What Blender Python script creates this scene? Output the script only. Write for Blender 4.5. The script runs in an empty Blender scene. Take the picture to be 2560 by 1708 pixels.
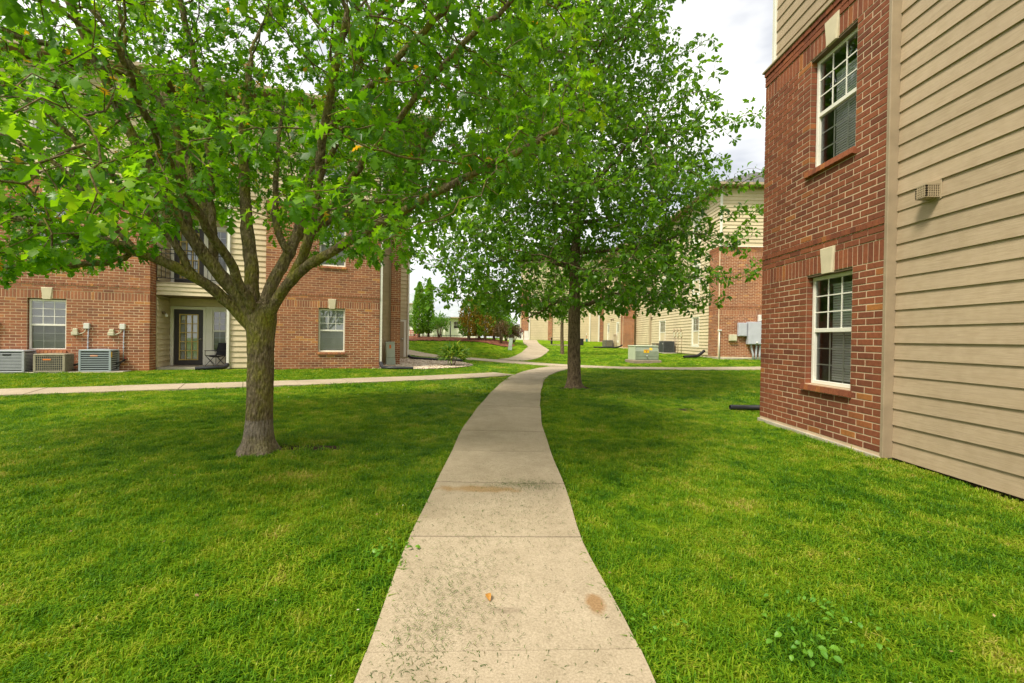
import bpy, math, random
import numpy as np
from mathutils import Matrix, Vector

# ------------------------------------------------------------------ camera, sky, sun, exposure
S = bpy.context.scene
COL = S.collection
PI = math.pi
cam_d = bpy.data.cameras.new('camera')
cam = bpy.data.objects.new('camera', cam_d)
COL.objects.link(cam)
S.camera = cam
cam_d.sensor_width = 36.0
cam_d.lens = 36.0 * 1138.0 / 2560.0
cam_d.clip_start = 0.05
cam_d.clip_end = 2000
PITCH, ROLL = -9 / 1138.0, 0.0155
_f = Vector((0, math.cos(PITCH), math.sin(PITCH)))
_u0 = Vector((0, -math.sin(PITCH), math.cos(PITCH)))
_r = Vector((1, 0, 0)) * math.cos(ROLL) + _u0 * math.sin(ROLL)
_u = _u0 * math.cos(ROLL) - Vector((1, 0, 0)) * math.sin(ROLL)
cam.matrix_world = Matrix(((_r.x, _u.x, -_f.x, 0), (_r.y, _u.y, -_f.y, 0), (_r.z, _u.z, -_f.z, 1.35), (0, 0, 0, 1)))

SUN_EL, SUN_DIR = math.radians(53), Vector((-0.60, -0.66, 0))      # high, from behind-left
SUN_DIR = SUN_DIR.normalized() * math.cos(SUN_EL) + Vector((0, 0, math.sin(SUN_EL)))
sun_d = bpy.data.lights.new('sun', 'SUN')
sun_d.energy = 1.5
sun_d.angle = math.radians(14)
sun_d.color = (1.0, 0.93, 0.78)
sun = bpy.data.objects.new('sun', sun_d)
COL.objects.link(sun)
sun.rotation_euler = (-SUN_DIR).to_track_quat('-Z', 'Y').to_euler()

W = bpy.data.worlds.new('World')
S.world = W
W.use_nodes = True
nt = W.node_tree
bg = nt.nodes['Background']
sky = nt.nodes.new('ShaderNodeTexSky')
sky.sky_type = 'NISHITA'
sky.sun_disc = False
sky.sun_elevation = SUN_EL
sky.sun_rotation = math.atan2(SUN_DIR.x, SUN_DIR.y)
tc = nt.nodes.new('ShaderNodeTexCoord')
mp = nt.nodes.new('ShaderNodeMapping')
mp.inputs['Scale'].default_value = (1.0, 1.0, 2.6)
mp.inputs['Location'].default_value = (0.35, 0.1, 0.2)
nz = nt.nodes.new('ShaderNodeTexNoise')
nz.inputs['Scale'].default_value = 2.2
nz.inputs['Detail'].default_value = 5
nz.inputs['Roughness'].default_value = 0.5
rp = nt.nodes.new('ShaderNodeValToRGB')
rp.color_ramp.elements[0].position = 0.40
rp.color_ramp.elements[0].color = (0.47, 0.48, 0.505, 1)
rp.color_ramp.elements[1].position = 0.57
rp.color_ramp.elements[1].color = (1.0, 0.975, 0.90, 1)
sc_ = nt.nodes.new('ShaderNodeVectorMath')
sc_.operation = 'SCALE'
sc_.inputs['Scale'].default_value = 4.4
mx = nt.nodes.new('ShaderNodeMix')
mx.data_type = 'RGBA'
mx.inputs[0].default_value = 0.93          # nearly closed thin cloud over the blue
nt.links.new(tc.outputs['Generated'], mp.inputs[0])
nt.links.new(mp.outputs[0], nz.inputs['Vector'])
nt.links.new(nz.outputs[0], rp.inputs[0])
nt.links.new(rp.outputs[0], sc_.inputs[0])
nt.links.new(sky.outputs[0], mx.inputs[6])
nt.links.new(sc_.outputs[0], mx.inputs[7])
nt.links.new(mx.outputs[2], bg.inputs[0])
bg.inputs[1].default_value = 0.11
S.view_settings.view_transform = 'Standard'
S.view_settings.look = 'None'
S.view_settings.exposure = 1.74
S.view_settings.gamma = 1
S.view_settings.use_curve_mapping = False
S.cycles.max_bounces = 8
S.cycles.transparent_max_bounces = 12
S.cycles.transmission_bounces = 6
S.cycles.caustics_reflective = False
S.cycles.caustics_refractive = False

RNG = np.random.default_rng(11)
random.seed(5)

# ------------------------------------------------------------------ materials
def mat(name):
    m = bpy.data.materials.new(name)
    m.use_nodes = True
    return m, m.node_tree, m.node_tree.nodes['Principled BSDF']

def N(nt, kind, **kw):
    n = nt.nodes.new(kind)
    for k, v in kw.items():
        if k in n.inputs: n.inputs[k].default_value = v
        else: setattr(n, k, v)
    return n

def ramp(nt, stops):
    r = nt.nodes.new('ShaderNodeValToRGB')
    e = r.color_ramp.elements
    while len(e) < len(stops): e.new(0.5)
    for el, (p, c) in zip(e, stops):
        el.position = p
        el.color = (*c, 1)
    return r

def coords(nt, scale=(1, 1, 1), kind='pos'):
    if kind == 'pos':
        g = nt.nodes.new('ShaderNodeNewGeometry'); o = g.outputs['Position']
    else:
        g = nt.nodes.new('ShaderNodeTexCoord'); o = g.outputs['Object']
    m = nt.nodes.new('ShaderNodeMapping')
    m.inputs['Scale'].default_value = scale
    nt.links.new(o, m.inputs[0])
    return m.outputs[0]

def mixc(nt, a, b, fac, blend='MIX'):
    m = nt.nodes.new('ShaderNodeMix'); m.data_type = 'RGBA'; m.blend_type = blend
    for i, v in ((6, a), (7, b)):
        if isinstance(v, tuple): m.inputs[i].default_value = (*v, 1)
        else: nt.links.new(v, m.inputs[i])
    if isinstance(fac, float): m.inputs[0].default_value = fac
    else: nt.links.new(fac, m.inputs[0])
    return m.outputs[2]

def bump(nt, p, h, strength, dist=0.01):
    b = N(nt, 'ShaderNodeBump', Strength=strength, Distance=dist)
    nt.links.new(h, b.inputs['Height'])
    nt.links.new(b.outputs[0], p.inputs['Normal'])

def plain(name, c, rough=0.7, var=0.12, scale=6, metal=0.0, bmp=0.0, spec=0.4, fine=0.06):
    m, nt, p = mat(name)
    n1 = N(nt, 'ShaderNodeTexNoise', Scale=scale, Detail=6)
    n2 = N(nt, 'ShaderNodeTexNoise', Scale=scale * 14, Detail=3)
    v = coords(nt)
    nt.links.new(v, n1.inputs['Vector']); nt.links.new(v, n2.inputs['Vector'])
    r1 = ramp(nt, [(0.3, tuple(x * (1 - var) for x in c)), (0.7, tuple(min(1, x * (1 + var)) for x in c))])
    nt.links.new(n1.outputs[0], r1.inputs[0])
    r2 = ramp(nt, [(0.3, (1 - fine,) * 3), (0.7, (1, 1, 1))])
    nt.links.new(n2.outputs[0], r2.inputs[0])
    nt.links.new(mixc(nt, r1.outputs[0], r2.outputs[0], 1.0, 'MULTIPLY'), p.inputs['Base Color'])
    p.inputs['Roughness'].default_value = rough
    p.inputs['Metallic'].default_value = metal
    p.inputs['Specular IOR Level'].default_value = spec
    if bmp: bump(nt, p, n2.outputs[0], bmp, 0.004)
    return m

def attr(nt, name='rnd'):
    a = nt.nodes.new('ShaderNodeAttribute'); a.attribute_name = name
    return a.outputs['Fac']

def make_brick(name, stops):
    m, nt, p = mat(name)
    r = ramp(nt, stops)
    nt.links.new(attr(nt), r.inputs[0])
    v = coords(nt, (1, 1, 1))
    n1 = N(nt, 'ShaderNodeTexNoise', Scale=22, Detail=6, Roughness=0.65)
    n2 = N(nt, 'ShaderNodeTexNoise', Scale=160, Detail=3)
    n3 = N(nt, 'ShaderNodeTexNoise', Scale=1.1, Detail=4)
    for n in (n1, n2, n3): nt.links.new(v, n.inputs['Vector'])
    q = ramp(nt, [(0.3, (0.80, 0.78, 0.78)), (0.65, (1.14, 1.10, 1.06))])
    nt.links.new(n1.outputs[0], q.inputs[0])
    q3 = ramp(nt, [(0.35, (0.86, 0.86, 0.88)), (0.65, (1.1, 1.08, 1.05))])
    nt.links.new(n3.outputs[0], q3.inputs[0])
    c = mixc(nt, r.outputs[0], q.outputs[0], 1.0, 'MULTIPLY')
    c = mixc(nt, c, q3.outputs[0], 1.0, 'MULTIPLY')
    nt.links.new(c, p.inputs['Base Color'])
    p.inputs['Roughness'].default_value = 0.82
    p.inputs['Specular IOR Level'].default_value = 0.25
    bump(nt, p, n2.outputs[0], 0.5, 0.004)
    return m

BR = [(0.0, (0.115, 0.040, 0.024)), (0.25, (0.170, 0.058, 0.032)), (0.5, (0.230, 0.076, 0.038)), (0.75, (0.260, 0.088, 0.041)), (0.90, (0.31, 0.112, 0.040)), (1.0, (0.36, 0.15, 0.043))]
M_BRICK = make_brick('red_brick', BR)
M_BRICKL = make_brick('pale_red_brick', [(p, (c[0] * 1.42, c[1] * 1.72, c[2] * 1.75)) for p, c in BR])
M_MORTARL = plain('cream_mortar', (0.80, 0.63, 0.43), 0.95, 0.08, 3, bmp=0.3, spec=0.1)
M_MORTAR = plain('mortar', (0.58, 0.44, 0.30), 0.95, 0.10, 3, bmp=0.4, spec=0.1)

def make_siding(name, c, grain=0.35):
    m, nt, p = mat(name)
    v = coords(nt, (2.6, 2.6, 60))
    n0 = N(nt, 'ShaderNodeTexNoise', Scale=1.0, Detail=6, Roughness=0.62, Distortion=1.4)
    nt.links.new(v, n0.inputs['Vector'])
    v2 = coords(nt)
    n1 = N(nt, 'ShaderNodeTexNoise', Scale=0.9, Detail=5)
    nt.links.new(v2, n1.inputs['Vector'])
    w = N(nt, 'ShaderNodeTexNoise', Scale=9, Detail=3)
    nt.links.new(v2, w.inputs['Vector'])
    r0 = ramp(nt, [(0.32, (0.88, 0.86, 0.84)), (0.58, (1.04, 1.03, 1.02))])
    nt.links.new(n0.outputs[0], r0.inputs[0])
    r1 = ramp(nt, [(0.3, tuple(x * 0.9 for x in c)), (0.7, tuple(x * 1.06 for x in c))])
    nt.links.new(n1.outputs[0], r1.inputs[0])
    rw = ramp(nt, [(0.35, (0.94, 0.93, 0.91)), (0.6, (1, 1, 1))])
    nt.links.new(w.outputs[0], rw.inputs[0])
    col = mixc(nt, r1.outputs[0], r0.outputs[0], 1.0, 'MULTIPLY')
    col = mixc(nt, col, rw.outputs[0], 1.0, 'MULTIPLY')
    oi = nt.nodes.new('ShaderNodeObjectInfo')
    ro = ramp(nt, [(0, (0.96, 0.96, 0.95)), (1, (1.03, 1.03, 1.03))])
    nt.links.new(oi.outputs['Random'], ro.inputs[0])
    col = mixc(nt, col, ro.outputs[0], 1.0, 'MULTIPLY')
    nt.links.new(col, p.inputs['Base Color'])
    p.inputs['Roughness'].default_value = 0.62
    p.inputs['Specular IOR Level'].default_value = 0.3
    bump(nt, p, n0.outputs[0], grain, 0.004)
    return m

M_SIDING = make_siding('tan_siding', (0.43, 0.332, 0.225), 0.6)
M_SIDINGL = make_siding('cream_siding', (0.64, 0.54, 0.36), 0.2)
M_TRIM = plain('tan_trim', (0.40, 0.31, 0.20), 0.6, 0.08, 4)
M_TRIMR = plain('dark_tan_trim', (0.33, 0.25, 0.165), 0.65, 0.12, 5)  # a darker tan than the other trim boards
M_WHITE = plain('white_paint', (0.78, 0.75, 0.66), 0.45, 0.05, 3, fine=0.03)
M_KEY = plain('cream_stone', (0.60, 0.52, 0.36), 0.8, 0.08, 6, bmp=0.2)
M_DARKDOOR = plain('dark_door_paint', (0.045, 0.036, 0.034), 0.45, 0.12, 4)
M_YELLOW = plain('yellow_wood', (0.55, 0.40, 0.13), 0.5, 0.1, 8)
M_BLIND = plain('blind_slat', (0.86, 0.84, 0.80), 0.6, 0.04, 3)
M_BLACK = plain('black_plastic', (0.022, 0.022, 0.026), 0.42, 0.2, 8)
M_IRON = plain('black_iron', (0.018, 0.018, 0.018), 0.45, 0.2, 8)
M_STEEL = plain('brushed_steel', (0.55, 0.54, 0.52), 0.35, 0.06, 12, metal=0.8)
M_ACBLUE = plain('blue_grey_paint', (0.33, 0.38, 0.40), 0.45, 0.06, 5)
M_ACGREY = plain('grey_paint', (0.40, 0.41, 0.43), 0.45, 0.06, 5)
M_ACTAN = plain('tan_grille_paint', (0.33, 0.29, 0.20), 0.55, 0.12, 9)
M_ACDARK = plain('charcoal_paint', (0.09, 0.095, 0.105), 0.45, 0.1, 8)
M_COIL = plain('condenser_coil', (0.055, 0.06, 0.065), 0.6, 0.4, 40)
M_BOXW = plain('white_enclosure', (0.70, 0.68, 0.62), 0.5, 0.05, 5)
M_BOXG = plain('grey_enclosure', (0.47, 0.48, 0.53), 0.45, 0.05, 5)
M_BOXC = plain('cream_enclosure', (0.58, 0.54, 0.38), 0.55, 0.06, 5)
M_PED = plain('pale_green_enclosure', (0.46, 0.53, 0.46), 0.5, 0.07, 4)
M_TRANS = plain('green_transformer_paint', (0.25, 0.285, 0.205), 0.45, 0.1, 4)
M_TRANSP = plain('pale_transformer_paint', (0.46, 0.51, 0.37), 0.45, 0.06, 4)
M_ORANGE = plain('orange_sticker', (0.75, 0.20, 0.03), 0.5, 0.05, 6)
M_YSTICK = plain('yellow_sticker', (0.80, 0.46, 0.02), 0.5, 0.05, 6)
M_CONC = plain('foundation_concrete', (0.46, 0.41, 0.32), 0.92, 0.18, 3, bmp=0.6, spec=0.15)
M_ROOF = plain('grey_shingle', (0.15, 0.145, 0.145), 0.9, 0.25, 9, bmp=0.7, spec=0.1, fine=0.35)
M_ROOFP = plain('pale_grey_roof', (0.36, 0.40, 0.42), 0.8, 0.1, 2, spec=0.2)
M_SOFFIT = plain('brown_soffit', (0.16, 0.11, 0.065), 0.8, 0.1, 3)
M_MULCH = plain('red_mulch', (0.28, 0.115, 0.07), 0.95, 0.35, 5, bmp=0.8, spec=0.05, fine=0.4)
M_SOIL = plain('dark_soil', (0.06, 0.042, 0.026), 0.95, 0.35, 12, bmp=0.8, spec=0.05, fine=0.4)
M_TIMBER = plain('weathered_timber', (0.27, 0.21, 0.15), 0.85, 0.2, 10)
M_RED = plain('red_paint', (0.42, 0.10, 0.07), 0.6, 0.1, 5)
M_TEAL = plain('teal_paint', (0.03, 0.19, 0.20), 0.5, 0.1, 5)
M_FABRIC = plain('black_canvas', (0.018, 0.018, 0.022), 0.7, 0.3, 20)
M_INT = plain('interior_paint', (0.30, 0.27, 0.22), 0.8, 0.05, 2)

def make_glass():
    m, nt, p = mat('window_glass')
    out = nt.nodes['Material Output']
    t = N(nt, 'ShaderNodeBsdfTransparent', Color=(0.80, 0.84, 0.83, 1))
    g = N(nt, 'ShaderNodeBsdfGlossy', Roughness=0.02, Color=(0.95, 0.97, 1, 1))
    l = N(nt, 'ShaderNodeLayerWeight', Blend=0.22)
    mm = N(nt, 'ShaderNodeMath', operation='MULTIPLY_ADD')
    mm.inputs[1].default_value = 0.75; mm.inputs[2].default_value = 0.12
    nt.links.new(l.outputs['Fresnel'], mm.inputs[0])
    mixs = nt.nodes.new('ShaderNodeMixShader')
    nt.links.new(mm.outputs[0], mixs.inputs[0])
    nt.links.new(t.outputs[0], mixs.inputs[1]); nt.links.new(g.outputs[0], mixs.inputs[2])
    nt.links.new(mixs.outputs[0], out.inputs[0])
    nt.nodes.remove(p)
    return m
M_GLASS = make_glass()
def make_screen():
    m = M_GLASS.copy(); m.name = 'screened_glass'
    for n in m.node_tree.nodes:
        if n.type == 'BSDF_TRANSPARENT': n.inputs[0].default_value = (0.70, 0.71, 0.72, 1)
        if n.type == 'MATH': n.inputs[2].default_value = 0.07
        if n.type == 'BSDF_GLOSSY': n.inputs['Roughness'].default_value = 0.12
    return m
M_SCREEN = make_screen()

def make_path():
    m, nt, p = mat('path_concrete')
    v = coords(nt)
    n1 = N(nt, 'ShaderNodeTexNoise', Scale=1.3, Detail=6, Roughness=0.6)
    n2 = N(nt, 'ShaderNodeTexNoise', Scale=95, Detail=4, Roughness=0.7)
    n3 = N(nt, 'ShaderNodeTexVoronoi', Scale=260)
    n4 = N(nt, 'ShaderNodeTexNoise', Scale=7, Detail=5, Roughness=0.7)
    for n in (n1, n2, n3, n4): nt.links.new(v, n.inputs['Vector'])
    r1 = ramp(nt, [(0.3, (0.375, 0.31, 0.22)), (0.7, (0.48, 0.40, 0.295))])
    nt.links.new(n1.outputs[0], r1.inputs[0])
    r2 = ramp(nt, [(0.32, (0.74, 0.72, 0.69)), (0.62, (1.1, 1.09, 1.08))])
    nt.links.new(n2.outputs[0], r2.inputs[0])
    r3 = ramp(nt, [(0.0, (0.82, 0.81, 0.78)), (0.35, (1, 1, 1))])
    nt.links.new(n3.outputs['Distance'], r3.inputs[0])
    r4 = ramp(nt, [(0.3, (0.88, 0.87, 0.85)), (0.6, (1.03, 1.03, 1.03))])
    nt.links.new(n4.outputs[0], r4.inputs[0])
    c = mixc(nt, r1.outputs[0], r2.outputs[0], 1.0, 'MULTIPLY')
    c = mixc(nt, c, r3.outputs[0], 1.0, 'MULTIPLY')
    c = mixc(nt, c, r4.outputs[0], 1.0, 'MULTIPLY')
    oi = nt.nodes.new('ShaderNodeObjectInfo')
    ro = ramp(nt, [(0, (0.93, 0.93, 0.92)), (1, (1.04, 1.04, 1.04))])
    nt.links.new(oi.outputs['Random'], ro.inputs[0])
    c = mixc(nt, c, ro.outputs[0], 1.0, 'MULTIPLY')
    # brown stains of their own shape: one blot by the right edge, one smear on the third joint
    for (x, y, sx, sy, col, k) in ((0.435, 2.26, 0.055, 0.10, (0.42, 0.27, 0.13), 0.75), (-0.25, 3.92, 0.42, 0.10, (0.50, 0.36, 0.17), 0.65), (0.0, 2.19, 0.10, 0.035, (0.33, 0.31, 0.30), 0.5)):
        g = nt.nodes.new('ShaderNodeNewGeometry')
        mp = nt.nodes.new('ShaderNodeMapping'); mp.vector_type = 'TEXTURE'
        mp.inputs['Location'].default_value = (x, y, 0); mp.inputs['Scale'].default_value = (sx, sy, 1000)
        nt.links.new(g.outputs['Position'], mp.inputs[0])
        ln = N(nt, 'ShaderNodeVectorMath', operation='LENGTH'); nt.links.new(mp.outputs[0], ln.inputs[0])
        ad = N(nt, 'ShaderNodeMath', operation='MULTIPLY_ADD'); ad.inputs[1].default_value = 1.6; ad.inputs[2].default_value = -0.8
        nt.links.new(n4.outputs[0], ad.inputs[0])
        sm = N(nt, 'ShaderNodeMath', operation='ADD'); nt.links.new(ln.outputs['Value'], sm.inputs[0]); nt.links.new(ad.outputs[0], sm.inputs[1])
        rr = ramp(nt, [(0.55, (k,) * 3), (1.0, (0, 0, 0))]); nt.links.new(sm.outputs[0], rr.inputs[0])
        c = mixc(nt, c, mixc(nt, c, tuple(min(1, q * 1.6) for q in col), 1.0, 'MULTIPLY'), rr.outputs[0])
    nt.links.new(c, p.inputs['Base Color'])
    p.inputs['Roughness'].default_value = 0.9
    p.inputs['Specular IOR Level'].default_value = 0.2
    bump(nt, p, n2.outputs[0], 0.55, 0.004)
    return m
M_PATH = make_path()

def lawn_tint(nt):
    """patchy lawn colour by place: lush green, yellow-green, straw."""
    v = coords(nt)
    a = N(nt, 'ShaderNodeTexNoise', Scale=0.85, Detail=6, Roughness=0.68)
    b = N(nt, 'ShaderNodeTexNoise', Scale=3.4, Detail=4, Roughness=0.6)
    for n in (a, b): nt.links.new(v, n.inputs['Vector'])
    mm = N(nt, 'ShaderNodeMix'); mm.inputs[0].default_value = 0.42
    nt.links.new(a.outputs[0], mm.inputs[2]); nt.links.new(b.outputs[0], mm.inputs[3])
    k = N(nt, 'ShaderNodeMath', operation='MULTIPLY_ADD'); k.inputs[1].default_value = 1.75; k.inputs[2].default_value = -.385
    nt.links.new(mm.outputs[0], k.inputs[0])
    return k.outputs[0]

def make_turf():
    m, nt, p = mat('turf')
    t = lawn_tint(nt)
    r = ramp(nt, [(0.22, (0.080, 0.185, 0.006)), (0.44, (0.14, 0.26, 0.008)), (0.64, (0.21, 0.315, 0.011)), (0.86, (0.31, 0.34, 0.045))])
    nt.links.new(t, r.inputs[0])
    f = N(nt, 'ShaderNodeTexNoise', Scale=26, Detail=6, Roughness=0.75)
    v = coords(nt, (1, 0.6, 1)); nt.links.new(v, f.inputs['Vector'])
    rf = ramp(nt, [(0.3, (0.55, 0.6, 0.5)), (0.68, (1.3, 1.22, 1.25))])
    nt.links.new(f.outputs[0], rf.inputs[0])
    nt.links.new(mixc(nt, r.outputs[0], rf.outputs[0], 1.0, 'MULTIPLY'), p.inputs['Base Color'])
    p.inputs['Roughness'].default_value = 1.0
    p.inputs['Specular IOR Level'].default_value = 0.05
    bump(nt, p, f.outputs[0], 1.0, 0.05)
    return m
M_TURF = make_turf()

def leafy(name, stops, trans, tfac=0.45, rough=0.5, lawn=False, spec=0.35):
    m, nt, p = mat(name)
    out = nt.nodes['Material Output']
    r = ramp(nt, stops)
    if lawn:
        oi = nt.nodes.new('ShaderNodeObjectInfo')
        a = attr(nt)
        t = lawn_tint(nt)
        s1 = N(nt, 'ShaderNodeMath', operation='MULTIPLY_ADD'); s1.inputs[1].default_value = 0.34; nt.links.new(a, s1.inputs[0]); nt.links.new(t, s1.inputs[2])
        s2 = N(nt, 'ShaderNodeMath', operation='MULTIPLY_ADD'); s2.inputs[1].default_value = 0.20; nt.links.new(oi.outputs['Random'], s2.inputs[0]); nt.links.new(s1.outputs[0], s2.inputs[2])
        s3 = N(nt, 'ShaderNodeMath', operation='SUBTRACT'); s3.inputs[1].default_value = 0.27; nt.links.new(s2.outputs[0], s3.inputs[0])
        nt.links.new(s3.outputs[0], r.inputs[0])
    else:
        nt.links.new(attr(nt), r.inputs[0])
    nt.links.new(r.outputs[0], p.inputs['Base Color'])
    p.inputs['Roughness'].default_value = rough
    p.inputs['Specular IOR Level'].default_value = spec
    tr = N(nt, 'ShaderNodeBsdfTranslucent')
    tc2 = mixc(nt, r.outputs[0], trans, 1.0, 'MULTIPLY')
    nt.links.new(tc2, tr.inputs[0])
    ms = nt.nodes.new('ShaderNodeMixShader'); ms.inputs[0].default_value = tfac
    nt.links.new(p.outputs[0], ms.inputs[1]); nt.links.new(tr.outputs[0], ms.inputs[2])
    nt.links.new(ms.outputs[0], out.inputs[0])
    return m

M_BLADE = leafy('grass_blade', [(0.14, (0.045, 0.150, 0.006)), (0.36, (0.110, 0.26, 0.007)), (0.56, (0.215, 0.355, 0.009)), (0.74, (0.36, 0.42, 0.03)), (0.92, (0.55, 0.46, 0.14))], (1.35, 1.25, 0.8), 0.40, 0.5, lawn=True, spec=0.3)
M_LEAF1 = leafy('lobed_leaf', [(0.0, (0.040, 0.120, 0.007)), (0.35, (0.078, 0.205, 0.009)), (0.7, (0.130, 0.295, 0.011)), (0.93, (0.215, 0.39, 0.016)), (0.985, (0.30, 0.46, 0.02)), (1.0, (0.50, 0.28, 0.03))], (2.0, 1.85, 0.6), 0.55, 0.36)
M_LEAF2 = leafy('oak_leaf', [(0.0, (0.055, 0.140, 0.013)), (0.5, (0.095, 0.220, 0.016)), (0.9, (0.15, 0.31, 0.02)), (1.0, (0.22, 0.38, 0.025))], (1.9, 1.75, 0.7), 0.5, 0.36)
M_LEAF3 = leafy('young_leaf', [(0.0, (0.08, 0.20, 0.025)), (1.0, (0.18, 0.36, 0.045))], (1.6, 1.6, 0.9), 0.45, 0.5)
M_ARB = leafy('arborvitae_green', [(0.0, (0.08, 0.20, 0.014)), (0.7, (0.17, 0.36, 0.022)), (1.0, (0.26, 0.46, 0.035))], (1.5, 1.5, 0.8), 0.35, 0.6)
M_ARBY = leafy('arborvitae_bronze', [(0.0, (0.13, 0.13, 0.02)), (0.5, (0.24, 0.20, 0.025)), (0.85, (0.40, 0.24, 0.025)), (1.0, (0.46, 0.20, 0.025))], (1.5, 1.4, 0.8), 0.35, 0.65)
M_SHRUBP = leafy('purple_leaf', [(0.0, (0.06, 0.03, 0.04)), (1.0, (0.17, 0.09, 0.10))], (1.2, 1.0, 1.0), 0.25, 0.5)
M_SHRUBR = leafy('bronze_leaf', [(0.0, (0.07, 0.07, 0.025)), (1.0, (0.22, 0.13, 0.06))], (1.2, 1.1, 0.9), 0.25, 0.5)
M_LIME = leafy('lime_leaf', [(0.0, (0.06, 0.17, 0.012)), (0.6, (0.13, 0.27, 0.016)), (1.0, (0.42, 0.46, 0.04))], (1.2, 1.2, 0.7), 0.3, 0.5)
M_WEED = leafy('weed_leaf', [(0.0, (0.08, 0.23, 0.02)), (1.0, (0.17, 0.36, 0.03))], (1.3, 1.3, 0.8), 0.3, 0.45)
M_CLIP = leafy('cut_grass', [(0.0, (0.030, 0.075, 0.008)), (0.6, (0.060, 0.14, 0.012)), (0.9, (0.13, 0.19, 0.025)), (1.0, (0.13, 0.08, 0.035))], (1, 1, 1), 0.15, 0.7)
M_FALLEN = leafy('orange_leaf', [(0.0, (0.45, 0.20, 0.04)), (1.0, (0.55, 0.27, 0.05))], (1, 1, 1), 0.2, 0.6)

def make_bark(name, c0, c1, moss, moss_amt, scale, band=False):
    m, nt, p = mat(name)
    v = coords(nt, (1, 1, 0.36), 'obj')
    n1 = N(nt, 'ShaderNodeTexNoise', Scale=scale, Detail=8, Roughness=0.7)
    vo = N(nt, 'ShaderNodeTexVoronoi', Scale=scale * 1.5)
    v2 = coords(nt, (1, 1, 0.7), 'obj')
    n2 = N(nt, 'ShaderNodeTexNoise', Scale=5.5, Detail=6, Roughness=0.65)
    n3 = N(nt, 'ShaderNodeTexNoise', Scale=38, Detail=5, Roughness=0.7)
    nt.links.new(v, n1.inputs['Vector']); nt.links.new(v, vo.inputs['Vector'])
    nt.links.new(v2, n2.inputs['Vector']); nt.links.new(v2, n3.inputs['Vector'])
    r = ramp(nt, [(0.35, c0), (0.65, c1)]); nt.links.new(n1.outputs[0], r.inputs[0])
    rm = ramp(nt, [(0.45, (0, 0, 0)), (0.65, (moss_amt,) * 3)]); nt.links.new(n2.outputs[0], rm.inputs[0])
    c = mixc(nt, r.outputs[0], moss, rm.outputs[0])
    r3 = ramp(nt, [(0.3, (0.6, 0.6, 0.6)), (0.7, (1.3, 1.3, 1.3))]); nt.links.new(n3.outputs[0], r3.inputs[0])
    c = mixc(nt, c, r3.outputs[0], 1.0, 'MULTIPLY')
    rv = ramp(nt, [(0.0, (0.5, 0.5, 0.5)), (0.3, (1.05, 1.05, 1.05))]); nt.links.new(vo.outputs['Distance'], rv.inputs[0])
    c = mixc(nt, c, rv.outputs[0], 1.0, 'MULTIPLY')
    if band:                                    # pale band of scraped bark round the foot
        g = nt.nodes.new('ShaderNodeTexCoord'); sp = nt.nodes.new('ShaderNodeSeparateXYZ')
        nt.links.new(g.outputs['Object'], sp.inputs[0])
        md = N(nt, 'ShaderNodeMath', operation='MULTIPLY_ADD'); md.inputs[1].default_value = 0.10
        nt.links.new(n2.outputs[0], md.inputs[0]); nt.links.new(sp.outputs['Z'], md.inputs[2])
        rb = ramp(nt, [(0.0, (0.45,) * 3), (0.27, (0.5,) * 3), (0.29, (0.8,) * 3), (0.425, (0.8,) * 3), (0.445, (0, 0, 0))])
        nt.links.new(md.outputs[0], rb.inputs[0])
        pale = mixc(nt, (0.26, 0.215, 0.18), r3.outputs[0], 1.0, 'MULTIPLY')
        c = mixc(nt, c, mixc(nt, pale, rv.outputs[0], 1.0, 'MULTIPLY'), rb.outputs[0])
    nt.links.new(c, p.inputs['Base Color'])
    p.inputs['Roughness'].default_value = 0.92
    p.inputs['Specular IOR Level'].default_value = 0.15
    hm = N(nt, 'ShaderNodeMath', operation='MULTIPLY')
    nt.links.new(n1.outputs[0], hm.inputs[0]); nt.links.new(vo.outputs['Distance'], hm.inputs[1])
    bump(nt, p, hm.outputs[0], 1.0, 0.05)
    return m
M_BARK1 = make_bark('mossy_bark', (0.085, 0.060, 0.036), (0.30, 0.235, 0.145), (0.24, 0.22, 0.035), 0.9, 27, True)
M_BARK2 = make_bark('furrowed_bark', (0.060, 0.040, 0.026), (0.27, 0.195, 0.125), (0.15, 0.12, 0.05), 0.3, 24)
M_TWIG = plain('shrub_stem', (0.20, 0.15, 0.10), 0.9, 0.2, 9)
M_STONE = None
def make_stone():
    m, nt, p = mat('river_stone')
    r = ramp(nt, [(0, (0.24, 0.17, 0.11)), (0.4, (0.44, 0.34, 0.23)), (0.75, (0.58, 0.48, 0.36)), (1, (0.70, 0.62, 0.50))])
    nt.links.new(attr(nt), r.inputs[0]); nt.links.new(r.outputs[0], p.inputs['Base Color'])
    p.inputs['Roughness'].default_value = 0.85
    return m
M_STONE = make_stone()

# ------------------------------------------------------------------ mesh helpers
def put(name, me, m, parent=None, M=None):
    o = bpy.data.objects.new(name, me)
    COL.objects.link(o)
    if m is not None and not me.materials: me.materials.append(m)
    if parent is not None: o.parent = parent
    if M is not None: o.matrix_local = M
    return o

def tag(o, label=None, cat=None, group=None, kind=None):
    if label: o['label'] = label
    if cat: o['category'] = cat
    if group: o['group'] = group
    if kind: o['kind'] = kind
    return o

def thing(name, label, cat, loc=(0, 0, 0), rz=0.0, group=None):
    o = bpy.data.objects.new(name, None)
    o.empty_display_size = 0.2
    COL.objects.link(o)
    o.location = loc; o.rotation_euler = (0, 0, rz)
    return tag(o, label, cat, group)

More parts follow.
